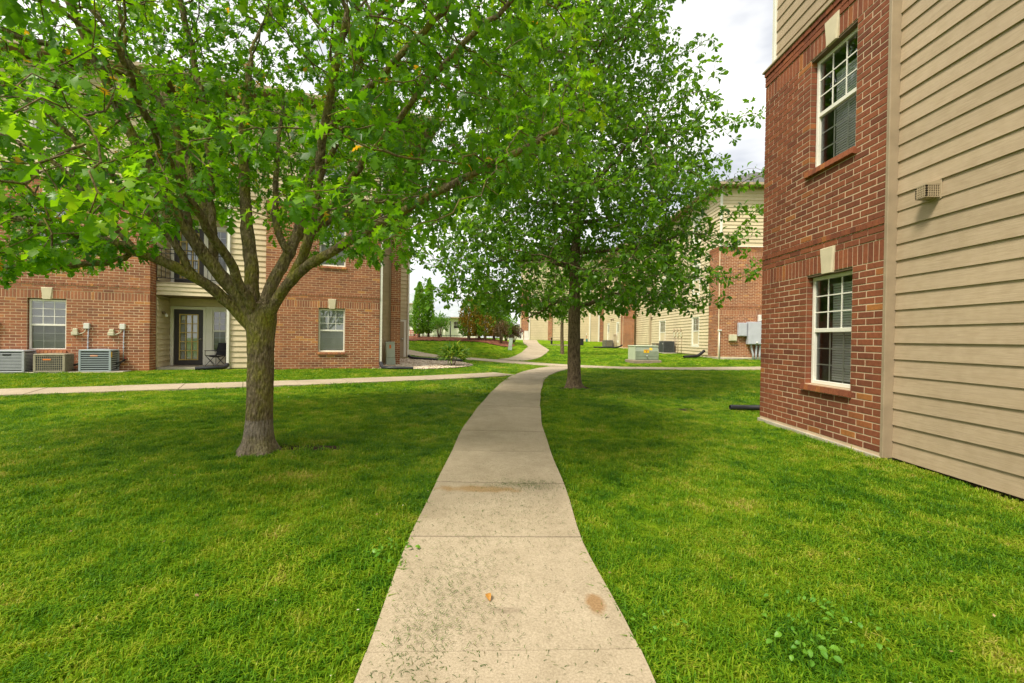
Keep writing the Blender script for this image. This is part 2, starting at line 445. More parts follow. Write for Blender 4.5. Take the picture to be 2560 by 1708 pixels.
class MB:
    def __init__(s): s.v = []; s.f = []
    def add(s, vs, fs, M=None):
        b = len(s.v)
        if M is not None: vs = [tuple(M @ Vector(p)) for p in vs]
        s.v += [tuple(p) for p in vs]; s.f += [tuple(i + b for i in f) for f in fs]
        return s
    def box(s, a, b, M=None, bev=0.0):
        x0, y0, z0 = a; x1, y1, z1 = b
        if bev <= 0:
            return s.add([(x0, y0, z0), (x1, y0, z0), (x1, y1, z0), (x0, y1, z0), (x0, y0, z1), (x1, y0, z1), (x1, y1, z1), (x0, y1, z1)],
                         [(0, 3, 2, 1), (4, 5, 6, 7), (0, 1, 5, 4), (1, 2, 6, 5), (2, 3, 7, 6), (3, 0, 4, 7)], M)
        vs, e = [], bev
        for z, i in ((z0, e), (z0 + e, 0), (z1 - e, 0), (z1, e)):
            X0, X1, Y0, Y1 = x0 + i, x1 - i, y0 + i, y1 - i
            c = e
            vs += [(X0 + c, Y0, z), (X1 - c, Y0, z), (X1, Y0 + c, z), (X1, Y1 - c, z), (X1 - c, Y1, z), (X0 + c, Y1, z), (X0, Y1 - c, z), (X0, Y0 + c, z)]
        fs = [tuple(range(7, -1, -1)), tuple(range(24, 32))]
        for k in range(3):
            for i in range(8):
                j = (i + 1) % 8
                fs.append((k * 8 + i, k * 8 + j, k * 8 + 8 + j, k * 8 + 8 + i))
        return s.add(vs, fs, M)
    def quad(s, a, b, c, d, M=None): return s.add([a, b, c, d], [(0, 1, 2, 3)], M)
    def tube(s, pts, r, n=8, M=None, caps=True, ripple=0.0):
        pts = [Vector(p) for p in pts]
        rs = r if isinstance(r, (list, tuple)) else [r] * len(pts)
        vs, fs = [], []
        ref = None
        for i, p in enumerate(pts):
            t = (pts[min(i + 1, len(pts) - 1)] - pts[max(i - 1, 0)]).normalized()
            if ref is None: ref = Vector((0, 0, 1)) if abs(t.z) < 0.9 else Vector((1, 0, 0))
            x = (ref - t * ref.dot(t)).normalized(); y = t.cross(x); ref = x
            for k in range(n):
                a = 2 * PI * k / n
                vs.append(p + (x * math.cos(a) + y * math.sin(a)) * rs[i])
        for i in range(len(pts) - 1):
            for k in range(n):
                fs.append((i * n + k, i * n + (k + 1) % n, (i + 1) * n + (k + 1) % n, (i + 1) * n + k))
        if caps:
            fs.append(tuple(range(n - 1, -1, -1))); fs.append(tuple((len(pts) - 1) * n + k for k in range(n)))
        return s.add(vs, fs, M)
    def mesh(s, name, smooth=False):
        me = bpy.data.meshes.new(name)
        me.from_pydata(s.v, [], s.f)
        if smooth: me.polygons.foreach_set('use_smooth', [True] * len(me.polygons))
        me.update()
        return me
    def build(s, name, m, parent=None, smooth=False, M=None): return put(name, s.mesh(name, smooth), m, parent, M)

def set_rnd(me, vals):
    a = me.attributes.new('rnd', 'FLOAT', 'FACE')
    a.data.foreach_set('value', np.asarray(vals, dtype=np.float32))

def mass_mesh(name, tv, tf, A, T, rnd, smooth=False):
    """many copies of a small template (verts tv, faces tf): copy i has points A[i] @ v + T[i]."""
    tv = np.asarray(tv, float); n = len(T); nv = len(tv)
    P = np.einsum('nij,vj->nvi', A, tv) + T[:, None, :]
    P = P.reshape(-1, 3)
    lens = np.array([len(f) for f in tf]); loops = np.concatenate([np.array(f) for f in tf])
    L = (loops[None, :] + (np.arange(n) * nv)[:, None]).ravel()
    starts1 = np.concatenate([[0], np.cumsum(lens)[:-1]])
    st = (starts1[None, :] + (np.arange(n) * len(loops))[:, None]).ravel()
    me = bpy.data.meshes.new(name)
    me.vertices.add(len(P)); me.vertices.foreach_set('co', P.astype(np.float32).ravel())
    me.loops.add(len(L)); me.loops.foreach_set('vertex_index', L.astype(np.int32))
    me.polygons.add(len(st)); me.polygons.foreach_set('loop_start', st.astype(np.int32))
    me.update(calc_edges=True)
    set_rnd(me, np.repeat(rnd, len(tf)))
    me.polygons.foreach_set('use_smooth', [bool(smooth)] * len(st))
    return me

def frame(o, facing='F'):
    X, Y = {'F': ((1, 0, 0), (0, 1, 0)), 'R': ((0, 1, 0), (-1, 0, 0)), 'L': ((0, -1, 0), (1, 0, 0)), 'B': ((-1, 0, 0), (0, -1, 0))}[facing]
    return Matrix(((X[0], Y[0], 0, o[0]), (X[1], Y[1], 0, o[1]), (0, 0, 1, o[2]), (0, 0, 0, 1)))

# ------------------------------------------------------------------ terrain
FPX, FPY, PHI = -6.45, 16.2, math.radians(20.5)
def LW(u, d, z=0.0):
    """a point of the left building's own axes (along, inward, up) in the world"""
    return (FPX + u * math.cos(PHI) - d * math.sin(PHI), FPY + u * math.sin(PHI) + d * math.cos(PHI), z)
CP = [(0, -6, 0), (-8, -6, .0), (8, -6, -.05), (-4, 0, 0), (0, 0, 0), (4.2, 0, -.01), (0, 4, 0), (-2.85, 5.1, .03), (4.2, 5.2, .02), (4.2, 7.7, .01), (0, 8, .03), (-6, 6, .06),
      (-10, 8.9, .10), (-6, 11.2, .10), (-3.2, 13, .10), (0, 15, .09), (1.66, 12.06, .05), (5, 12, .08), (1.3, 17.3, .11), (6.6, 18.4, .17), (10.7, 19.7, .2), (2.1, 20.4, .14), (-2.1, 24, .2),
      (-4.6, 25.5, .25), (-2, 19.3, .15), (-4.8, 18.5, .15), (10.5, 23.6, .37), (14, 23.6, .40), (6, 22.5, .2), (10.5, 28, .46), (10.5, 33, .5), (9.6, 39.5, .58), (9, 46, .66), (3.1, 27.9, .4),
      (0.2, 24.3, .22), (1.8, 32, .62), (2, 38, .80), (2, 47, 1.1), (6.6, 45, .74), (9, 50.5, 1.14), (1, 50.5, 1.18), (5, 50.5, 1.16), (-.15, 28.5, .60), (-5, 29, .72), (-1, 29.6, .85), (-5, 33, 1.26), (-1.2, 31, 1.15),
      (-8, 33.5, 1.3), (-13, 33, 1.2), (-5, 38, 1.2), (-12, 45, .9), (-4, 55, .8), (-12, 60, .9), (0, 62, 1.1), (20, 60, 1.1), (20, 35, .6), (20, 15, .2), (-25, 20, .2), (-25, 45, .8), (-20, 0, .1), (20, 0, 0), (-30, 80, 1.0), (30, 80, 1.1), (0, 95, 1.0), (-60, 40, .6), (60, 40, .6), (-60, 100, 1), (60, 100, 1), (-50, -20, 0), (50, -20, 0)]
CP += [LW(u, -0.25, .13) for u in (-14, -10, -7, -4, -1, 1.6)] + [LW(-4.3, .5, .135), LW(1.9, 1.6, .18), LW(3.0, 4.3, .27), LW(-10, 6, .15)]
CPA = np.array(CP)
def _tps(r2): return np.where(r2 > 1e-12, 0.5 * r2 * np.log(np.maximum(r2, 1e-12)), 0.0)
_d2 = ((CPA[:, None, :2] - CPA[None, :, :2]) ** 2).sum(-1)
_n = len(CPA)
_K = _tps(_d2) + np.eye(_n) * 0.4
_Pm = np.hstack([np.ones((_n, 1)), CPA[:, :2]])
_Am = np.vstack([np.hstack([_K, _Pm]), np.hstack([_Pm.T, np.zeros((3, 3))])])
_w = np.linalg.solve(_Am, np.concatenate([CPA[:, 2], np.zeros(3)]))
def tzv(x, y):
    x = np.asarray(x, float); y = np.asarray(y, float); sh = x.shape
    xc = np.clip(x.ravel(), -60, 60); yc = np.clip(y.ravel(), -20, 100)
    d2 = (xc[:, None] - CPA[None, :, 0]) ** 2 + (yc[:, None] - CPA[None, :, 1]) ** 2
    return (_tps(d2) @ _w[:_n] + _w[_n] + _w[_n + 1] * xc + _w[_n + 2] * yc).reshape(sh)
def tz(x, y): return float(tzv(np.array([x]), np.array([y]))[0])

def axis(parts):
    out = []
    for a, b, st in parts: out += list(np.arange(a, b, st))
    return np.array(out + [parts[-1][1]])
gx = axis([(-600, -60, 60), (-60, -16, 2.2), (-16, 16, 0.3), (16, 60, 2.2), (60, 600, 60)])
gy = axis([(-120, -20, 20), (-20, -4, 2), (-4, 34, 0.3), (34, 64, 1.0), (64, 120, 4), (120, 900, 60)])
GX, GY = np.meshgrid(gx, gy)
GZ = tzv(GX, GY)
me = bpy.data.meshes.new('ground')
nx, ny = len(gx), len(gy)
idx = np.arange(nx * ny).reshape(ny, nx)
quads = np.stack([idx[:-1, :-1], idx[:-1, 1:], idx[1:, 1:], idx[1:, :-1]], -1).reshape(-1, 4)
me.from_pydata(np.stack([GX, GY, GZ], -1).reshape(-1, 3).tolist(), [], quads.tolist())
me.polygons.foreach_set('use_smooth', [True] * len(me.polygons))
tag(put('ground', me, M_TURF), kind='structure')

# ------------------------------------------------------------------ footpaths of separate slabs
def resample(pts, step):
    P = np.array(pts, float)
    # Catmull-Rom for a smooth run
    out = []
    Q = np.vstack([2 * P[0] - P[1], P, 2 * P[-1] - P[-2]])
    for i in range(1, len(Q) - 2):
        for t in np.linspace(0, 1, 12, endpoint=False):
            a, b, c, d = Q[i - 1], Q[i], Q[i + 1], Q[i + 2]
            out.append(0.5 * (2 * b + (c - a) * t + (2 * a - 5 * b + 4 * c - d) * t * t + (3 * b - a - 3 * c + d) * t ** 3))
    out.append(P[-1]); out = np.array(out)
    s = np.concatenate([[0], np.cumsum(np.linalg.norm(np.diff(out, axis=0), axis=1))])
    k = np.arange(0, s[-1], step)
    return np.stack([np.interp(k, s, out[:, 0]), np.interp(k, s, out[:, 1])], 1)

PATHS = {
    'main': ([(0.05, -4), (0.0, 0), (-.006, 1.77), (-.085, 2.95), (-.085, 4.05), (-.10, 6.7), (.045, 9.6), (.24, 12), (.52, 14.4), (1.0, 16.4), (1.62, 18.1), (2.2, 19.2)], 1.14, 1.06, 'structure'),
    'left': ([(-20, 3.2), (-15, 6.0), (-10, 8.95), (-6, 11.25), (-3.2, 13.05), (-1.4, 14.45), (-.2, 15.6)], 1.16, 1.2, None),
    'cross': ([(-12, 30.5), (-8, 28), (-4.6, 25.5), (-2.1, 23.8), (0.2, 21.9), (2.2, 20.3), (4.3, 19.2), (6.8, 18.75), (10.7, 19.5), (18, 21.2)], 1.25, 1.3, None),
    'far': ([(-.15, 23.5), (0.55, 24.6), (1.15, 26.8), (1.62, 29.5), (1.85, 32), (1.72, 36), (1.75, 41), (1.9, 48.6)], 1.45, 1.6, None),
}
PLINE = {}
T0 = {'main': 0.79}
def make_path_obj(key, lift):
    pts, wd, slab, _ = PATHS[key]
    c = resample(pts, 0.1)
    PLINE[key] = (c, wd / 2)
    t = np.gradient(c, axis=0); t /= np.linalg.norm(t, axis=1)[:, None]
    nrm = np.stack([t[:, 1], -t[:, 0]], 1)
    root = thing('footpath', None, None)
    root['kind'] = 'structure'
    per = max(2, int(round(slab / 0.1)))
    off = 0
    if key == 'main':   # joints where the photograph has them: y = 1.87, 2.92, 4.02 ...
        off = int(np.argmin(np.abs(c[:, 1] - 1.87))) % per
    cuts = [0] + list(range(off if off > 3 else off + per, len(c) - 1, per)) + [len(c) - 1]
    cross = np.array([-1, -.5, 0, .5, 1])
    for a, b in zip(cuts[:-1], cuts[1:]):
        if b - a < 2: continue
        ids = list(range(a, b + 1))
        if len(ids) > 8: ids = ids[::2] + ([ids[-1]] if (len(ids) - 1) % 2 else [])
        cx = c[ids].copy()
        g = 0.0065
        cx[0] += t[ids[0]] * g; cx[-1] -= t[ids[-1]] * g
        R = len(ids)
        tilt = random.uniform(-.004, .004)
        top = []
        for i in range(R):
            for q in cross:
                e = 0.006 * math.sin(3.1 * cx[i][1] + q * 2) if abs(q) == 1 else 0
                p = cx[i] + nrm[ids[i]] * (q * wd / 2 + e)
                top.append((p[0], p[1], 0))
        top = np.array(top)
        top[:, 2] = tzv(top[:, 0], top[:, 1]) + lift + tilt
        k = len(cross)
        # rounded arris: outline dropped 6 mm and spread 5 mm
        border = [j for j in range(k)] + [i * k + k - 1 for i in range(1, R)] + [(R - 1) * k + j for j in range(k - 2, -1, -1)] + [i * k for i in range(R - 2, 0, -1)]
        ctr = top.mean(0)
        low = top[border].copy(); dv = low[:, :2] - ctr[:2]
        low[:, :2] += dv / np.linalg.norm(dv, axis=1)[:, None] * 0.0005; low[:, 2] -= 0.007
        bot = low.copy(); bot[:, 2] -= 0.10
        V = np.vstack([top, low, bot]); n0 = len(top); nb = len(border)
        Fc = [(i * k + j, i * k + j + 1, (i + 1) * k + j + 1, (i + 1) * k + j) for i in range(R - 1) for j in range(k - 1)]
        for q in range(nb):
            w = (q + 1) % nb
            Fc.append((border[w], border[q], n0 + q, n0 + w)); Fc.append((n0 + w, n0 + q, n0 + nb + q, n0 + nb + w))
        m = bpy.data.meshes.new('slab')
        m.from_pydata(V.tolist(), [], [tuple(reversed(f)) if False else f for f in Fc]); m.update()
        put('slab', m, M_PATH, root)
    return root
for i, k in enumerate(PATHS): make_path_obj(k, 0.040 - 0.005 * i)

def near_path(x, y, grow=0.0):
    out = np.zeros(len(x), bool)
    for c, h in PLINE.values():
        bb = (x > c[:, 0].min() - 2) & (x < c[:, 0].max() + 2) & (y > c[:, 1].min() - 2) & (y < c[:, 1].max() + 2)
        ii = np.nonzero(bb)[0]
        for s in range(0, len(ii), 4000):
            j = ii[s:s + 4000]
            d = np.sqrt(((np.stack([x[j], y[j]], 1)[:, None, :] - c[None, ::2, :]) ** 2).sum(-1)).min(1)
            out[j] |= d < h + grow
    return out

# ------------------------------------------------------------------ walls: bricks, mortar, planks, windows
BL, BH, JT = 0.254, 0.082, 0.0128
def unit_brick(w, h, dp=0.10, b=0.004):
    x, z = w / 2, h / 2
    v = [(-x, dp, -z), (x, dp, -z), (x, dp, z), (-x, dp, z), (-x, b, -z), (x, b, -z), (x, b, z), (-x, b, z), (-x + b, 0, -z + b), (x - b, 0, -z + b), (x - b, 0, z - b), (-x + b, 0, z - b)]
    f = [(0, 1, 5, 4), (1, 2, 6, 5), (2, 3, 7, 6), (3, 0, 4, 7), (4, 5, 9, 8), (5, 6, 10, 9), (6, 7, 11, 10), (7, 4, 8, 11), (8, 9, 10, 11)]
    return v, f
UV, UF = unit_brick(1, 1)
BV, BF = unit_brick(BL - JT, BH - JT)
_variants = {}
def brick_mesh(m, k):
    key = (m.name, k)
    if key not in _variants:
        mb = MB().add(BV, BF); me_ = mb.mesh('brick'); set_rnd(me_, [(k + 0.5) / 24] * len(BF)); me_.materials.append(m)
        _variants[key] = me_
    return _variants[key]

def free(u0, u1, za, zb, openings):
    segs = [(u0, u1)]
    for (a, b, c, d) in openings:
        if min(zb, d) - max(za, c) > 0.4 * (zb - za):
            ns = []
            for s, e in segs:
                if b <= s or a >= e: ns.append((s, e)); continue
                if a > s: ns.append((s, a))
                if b < e: ns.append((b, e))
            segs = ns
    return segs

def brick_rows(u0, u1, z0, z1, openings, dn=0.0, phase=0):
    """running bond between z0 and z1 -> list of (u, d, z, w, h)"""
    out = []
    n = max(1, round((z1 - z0) / BH)); h = (z1 - z0) / n
    for r in range(n):
        za = z0 + r * h
        off = (BL / 2 if (r + phase) % 2 else 0) + random.uniform(-.006, .006)
        for s, e in free(u0, u1, za, za + h, openings):
            cuts = [s]
            x = off + math.floor((s - off) / BL) * BL
            while x < e:
                if x > s + .062 and x < e - .062: cuts.append(x)
                x += BL
            cuts.append(e)
            for a, b in zip(cuts[:-1], cuts[1:]): out.append(((a + b) / 2, dn, za + h / 2, b - a - JT, h - JT))
    return out

def brick_uprights(u0, u1, z0, z1, wd, skips, dn=0.0):
    out = []
    n = max(1, round((u1 - u0) / wd)); w = (u1 - u0) / n
    for i in range(n):
        a = u0 + i * w; b = a + w
        for (sa, sb) in skips:
            if a < sb and b > sa:
                if a < sa and sa - a > 0.025: b = sa
                elif b > sb and b - sb > 0.025: a = sb
                else: a = b
        if b - a > 0.02: out.append(((a + b) / 2, dn, (z0 + z1) / 2, b - a - JT, z1 - z0 - JT))
    return out

def full_wall(u0, u1, zf, openings, keys, z2=True):
    """the estate's brick pattern: running bond, soldier band over the windows, two proud rows, a dentil row, and the same again one storey up."""
    L = []
    L += brick_rows(u0, u1, zf, 2.306, openings)
    L += brick_uprights(u0, u1, 2.306, 2.553, 0.082, keys)
    L += brick_rows(u0, u1, 2.553, 2.717, [(a - .012, b + .012, 2.5, 2.65) for a, b in keys], -0.004, 1)
    L += brick_uprights(u0, u1, 2.717, 2.802, 0.088, [], -0.014)
    L += brick_rows(u0, u1, 2.802, 5.387, openings)
    L += brick_uprights(u0, u1, 5.387, 5.634, 0.082, keys)
    L += brick_rows(u0, u1, 5.634, 5.798, [(a - .012, b + .012, 5.6, 5.72) for a, b in keys], -0.014, 1)
    L += brick_uprights(u0, u1, 5.798, 5.88, 0.15, [], -0.030)
    return L

def lay_bricks(L, M, root, material, eye, n_single, zmax=99, share=None):
    """the n_single bricks that show largest become parts of their own, the others one mesh; share: list collecting leftovers"""
    def key(t):
        p = root.matrix_world @ M @ Vector((t[0], t[1], t[2]))
        return (p - eye).length / max(0.03, t[3]) ** 0.35 + (50 if t[2] > zmax else 0)
    order = sorted(range(len(L)), key=lambda i: key(L[i]))
    def rv():
        q = random.random()
        return 0.14 + 0.66 * (q * .5 + random.random() * .5) if q < 0.95 else random.uniform(0.80, 0.97)
    for i in order[:n_single]:
        u, d, z, w, h = L[i]
        dd = d + random.uniform(-.0015, .0015)
        put('brick', brick_mesh(material, min(23, int(rv() * 24))), None, root, M @ Matrix.Translation((u, dd, z)) @ Matrix.Diagonal((w / (BL - JT), 1, h / (BH - JT), 1)) @ Matrix.Rotation(random.uniform(-.006, .006), 4, 'Y'))
    for i in order[n_single:]:
        u, d, z, w, h = L[i]
        share.append((M @ Matrix.Translation((u, d + random.uniform(-.0015, .0015), z)) @ Matrix.Diagonal((w, 1, h, 1)), rv()))

def join_bricks(share, root, material):
    A = np.array([[list(m[r][:3]) for r in range(3)] for m, _ in share])
    T = np.array([[m[r][3] for r in range(3)] for m, _ in share])
    o = put('brickwork', mass_mesh('brickwork', UV, UF, A, T, np.array([r for _, r in share])), material, root)
    o['kind'] = 'stuff'

def mortar_wall(u0, u1, z0, z1, openings, M, root, d=0.0045, m=None, deep=0.13, name='mortar', ml=False):
    mb = MB()
    if m is None: u0, u1 = u0 + .012, u1 - .012
    us = sorted({u0, u1, *[q for o in openings for q in o[:2] if u0 < q < u1]})
    zs = sorted({z0, z1, *[q for o in openings for q in o[2:] if z0 < q < z1]})
    for a, b in zip(us[:-1], us[1:]):
        for c, e in zip(zs[:-1], zs[1:]):
            mu, mz = (a + b) / 2, (c + e) / 2
            if any(o[0] < mu < o[1] and o[2] < mz < o[3] for o in openings): continue
            mb.quad((a, d, c), (b, d, c), (b, d, e), (a, d, e), M)
    for (a, b, c, e) in openings:
        D = d + deep
        a, b = a - .012, b + .012          # brick ends stand proud of the joint in the reveal
        mb.quad((a, d, c), (b, d, c), (b, D, c), (a, D, c), M); mb.quad((a, d, e), (a, D, e), (b, D, e), (b, d, e), M)
        mb.quad((a, d, c), (a, D, c), (a, D, e), (a, d, e), M); mb.quad((b, d, c), (b, d, e), (b, D, e), (b, D, c), M)
    for a, sgn in ((u0, 1), (u1, -1)):
        mb.quad((a, d, z0), (a, d + .1, z0), (a, d + .1, z1), (a, d, z1), M)
    mb.build(name, m or (M_MORTARL if ml else M_MORTAR), root)

LAP = 0.185
_plank = {}
def plank_mesh(m, h):
    key = (m.name, round(h, 3))
    if key not in _plank:
        lt = -.042 if m is M_SIDINGL else -.023
        mb = MB().add([(0, lt, 0), (1, lt, 0), (1, .004, 0), (0, .004, 0), (0, -.006, h + .012), (1, -.006, h + .012), (1, .004, h + .012), (0, .004, h + .012)],
                      [(0, 3, 2, 1), (4, 5, 6, 7), (0, 1, 5, 4), (1, 2, 6, 5), (2, 3, 7, 6), (3, 0, 4, 7)])
        _plank[key] = mb.mesh('siding_plank'); _plank[key].materials.append(m)
    return _plank[key]
def siding(u0, u1, z0, z1, M, root, material, openings=(), single=True, lap=LAP, butt=False):
    """lapped boards; every visible board a part"""
    n = max(1, int(math.ceil((z1 - z0) / lap - 0.05)))
    big = MB()
    for r in range(n):
        za = z0 + r * lap
        h = min(lap, z1 - za - .013)
        if h < 0.03: continue
        for s, e in free(u0, u1, za, za + lap, openings):
            if e - s < 0.02: continue
            if single and butt and e - s > 2 and random.random() < .38:      # a butt joint in this board
                c = random.uniform(s + .9, min(e - .5, s + 4.2))
                for p_, q_ in ((s, c - .0015), (c + .0015, e)): put('siding_plank', plank_mesh(material, h), None, root, M @ Matrix.Translation((p_, random.uniform(-.0025, .0025), za + random.uniform(-.001, .001))) @ Matrix.Diagonal((q_ - p_, 1, 1, 1)))
            elif single:
                put('siding_plank', plank_mesh(material, h), None, root, M @ Matrix.Translation((s, random.uniform(-.0015, .0015), za)) @ Matrix.Diagonal((e - s, 1, 1, 1)))
            else:
                big.add([(s, -.045, za), (e, -.045, za), (e, .004, za), (s, .004, za), (s, -.006, za + h + .012), (e, -.006, za + h + .012), (e, .004, za + h + .012), (s, .004, za + h + .012)],
                        [(0, 3, 2, 1), (4, 5, 6, 7), (0, 1, 5, 4), (1, 2, 6, 5), (2, 3, 7, 6), (3, 0, 4, 7)], M)
    if not single and big.v:
        o = big.build('siding_boards', material, root); o['kind'] = 'stuff'

def window(u0, u1, z0, z1, M, root, cols=3, rows=3, d=0.085, casing=0.0, blind=(0.0, 1.0, 1.0), fr=0.05, tilt=0.5, name='window'):
    """double-hung window: frame > pane, grille, blind"""
    f = MB()
    zm = (z0 + z1) / 2
    f.box((u0, d, z0), (u0 + fr, d + .07, z1), M, .004); f.box((u1 - fr, d, z0), (u1, d + .07, z1), M, .004)
    f.box((u0 + fr, d + .001, z0), (u1 - fr, d + .069, z0 + fr), M, .004); f.box((u0 + fr, d + .001, z1 - fr), (u1 - fr, d + .069, z1), M, .004)
    f.box((u0 + fr, d + .006, zm - .028), (u1 - fr, d + .062, zm + .028), M, .004)
    if casing:
        c = casing
        f.box((u0 - c, -.034, z0 - c), (u0, d + .02, z1 + c), M, .004); f.box((u1, -.034, z0 - c), (u1 + c, d + .02, z1 + c), M, .004)
        f.box((u0, -.032, z1), (u1, d + .02, z1 + c), M, .004); f.box((u0, -.036, z0 - c * 1.1), (u1, d + .02, z0), M, .004)
    w = f.build(name, M_WHITE, root)
    for (a, b, dd) in ((zm + .028, z1 - fr, d + .022), (z0 + fr, zm - .028, d + .044)):
        MB().quad((u0 + fr, dd, a), (u1 - fr, dd, a), (u1 - fr, dd, b), (u0 + fr, dd, b), M).build('pane', M_GLASS if b > zm + .1 else M_SCREEN, w)
        gd = 0.0 if b > zm + .1 else .012
        g = MB()
        for i in range(1, cols):
            x = u0 + fr + (u1 - u0 - 2 * fr) * i / cols
            g.box((x - .008, dd - .009 + gd, a), (x + .008, dd - .001 + gd, b), M)
        for j in range(1, rows):
            z = a + (b - a) * j / rows
            g.box((u0 + fr, dd - .0085 + gd, z - .008), (u1 - fr, dd - .0015 + gd, z + .008), M)
        if dd < d + .03 or True: g.build('grille', M_WHITE, w)
    if blind:
        a, b, top = blind
        s = MB()
        ua, ub = u0 + fr + (u1 - u0 - 2 * fr) * a, u0 + fr + (u1 - u0 - 2 * fr) * b
        zt = z0 + fr + (z1 - z0 - 2 * fr) * top
        z = z0 + fr + .02
        while z < zt:
            s.quad((ua, d + .10, z), (ub, d + .10, z), (ub, d + .10 + .026 * (1 - tilt), z + .030 * (0.4 + tilt * .6)), (ua, d + .10 + .026 * (1 - tilt), z + .030 * (0.4 + tilt * .6)), M)
            z += .034
        s.box((ua, d + .09, zt), (ub, d + .13, zt + .03), M)
        s.build('blind', M_BLIND, w)
    return w

def brick_sill(u0, u1, z, M, root, material):
    n = round((u1 - u0) / .085); w = (u1 - u0) / n
    for i in range(n):
        rot = Matrix.Rotation(math.radians(-9), 4, 'X')
        put('sill_brick', brick_mesh(material, min(23, int(random.uniform(.30, .93) * 24))), None, root,
            M @ Matrix.Translation((u0 + (i + .5) * w, -.045, z - .048)) @ rot @ Matrix.Diagonal(((w - .008) / (BL - JT), 1.25, .085 / (BH - JT), 1)))

def keystone(uc, z0, M, root):
    a, b, h = .085, .125, .335
    v = [(uc - a, -.03, z0 - .02), (uc + a, -.03, z0 - .02), (uc + b, -.03, z0 + h - .02), (uc - b, -.03, z0 + h - .02)]
    v2 = [(uc - a - .012, -.012, z0 - .02), (uc + a + .012, -.012, z0 - .02), (uc + b + .012, -.012, z0 + h - .008), (uc - b - .012, -.012, z0 + h - .008)]
    v3 = [(x, .06, z) for x, _, z in v2]
    fs = [(0, 1, 2, 3)]
    for k in range(4):
        j = (k + 1) % 4
        fs += [(4 + k, 4 + j, j, k), (8 + k, 8 + j, 4 + j, 4 + k)]
    MB().add(v + v2 + v3, fs, M).build('keystone', M_KEY, root)

def hull(root, x0, x1, y0, y1, z0, z1, m, name='outer_wall'):
    """side, rear and top walls that close the building behind its front"""
    mb = MB()
    mb.quad((x0, y0, z0), (x0, y1, z0), (x0, y1, z1), (x0, y0, z1)); mb.quad((x1, y0, z0), (x1, y0, z1), (x1, y1, z1), (x1, y1, z0))
    mb.quad((x0, y1, z0), (x1, y1, z0), (x1, y1, z1), (x0, y1, z1)); mb.quad((x0, y0, z1), (x0, y1, z1), (x1, y1, z1), (x1, y0, z1))
    mb.quad((x0, y0, z0), (x1, y0, z0), (x1, y1, z0), (x0, y1, z0))
    return mb.build(name, m, root)

def hip_roof(root, x0, x1, y0, y1, z, pitch, m, name='roof', over=0.45):
    X0, X1, Y0, Y1 = x0 - over, x1 + over, y0 - over, y1 + over
    h = min(X1 - X0, Y1 - Y0) / 2
    zt = z + h * pitch
    if X1 - X0 <= Y1 - Y0: r = [((X0 + X1) / 2, Y0 + h, zt), ((X0 + X1) / 2, Y1 - h, zt)]; fs = [(0, 1, 4), (1, 2, 5, 4), (2, 3, 5), (3, 0, 4, 5)]
    else: r = [(X0 + h, (Y0 + Y1) / 2, zt), (X1 - h, (Y0 + Y1) / 2, zt)]; fs = [(0, 1, 5, 4), (1, 2, 5), (2, 3, 4, 5), (3, 0, 4)]
    v = [(X0, Y0, z), (X1, Y0, z), (X1, Y1, z), (X0, Y1, z)] + r
    o = MB().add(v, fs).build(name, m, root)
    f = MB()
    e = .16
    for a, b in (((X0, Y0), (X1, Y0 + .04)), ((X0, Y1 - .04), (X1, Y1)), ((X0, Y0 + .04), (X0 + .04, Y1 - .04)), ((X1 - .04, Y0 + .04), (X1, Y1 - .04))):
        f.box((a[0], a[1], z - e), (b[0], b[1], z - .002))
    f.build('fascia', M_TRIM, o)
    MB().quad((X0 + .04, Y0 + .04, z - e + .03), (X0 + .04, Y1 - .04, z - e + .03), (X1 - .04, Y1 - .04, z - e + .03), (X1 - .04, Y0 + .04, z - e + .03)).build('soffit', M_SOFFIT, o)
    g = MB()
    g.box((X0 - .11, Y0 - .11, z - .13), (X1 + .11, Y0 - .002, z - .01)); g.box((X0 - .11, Y0 + .002, z - .13), (X0 - .002, Y1, z - .01))
    g.build('gutter', M_TRIM, o)
    return o

EYE = Vector((0, 0, 1.35))

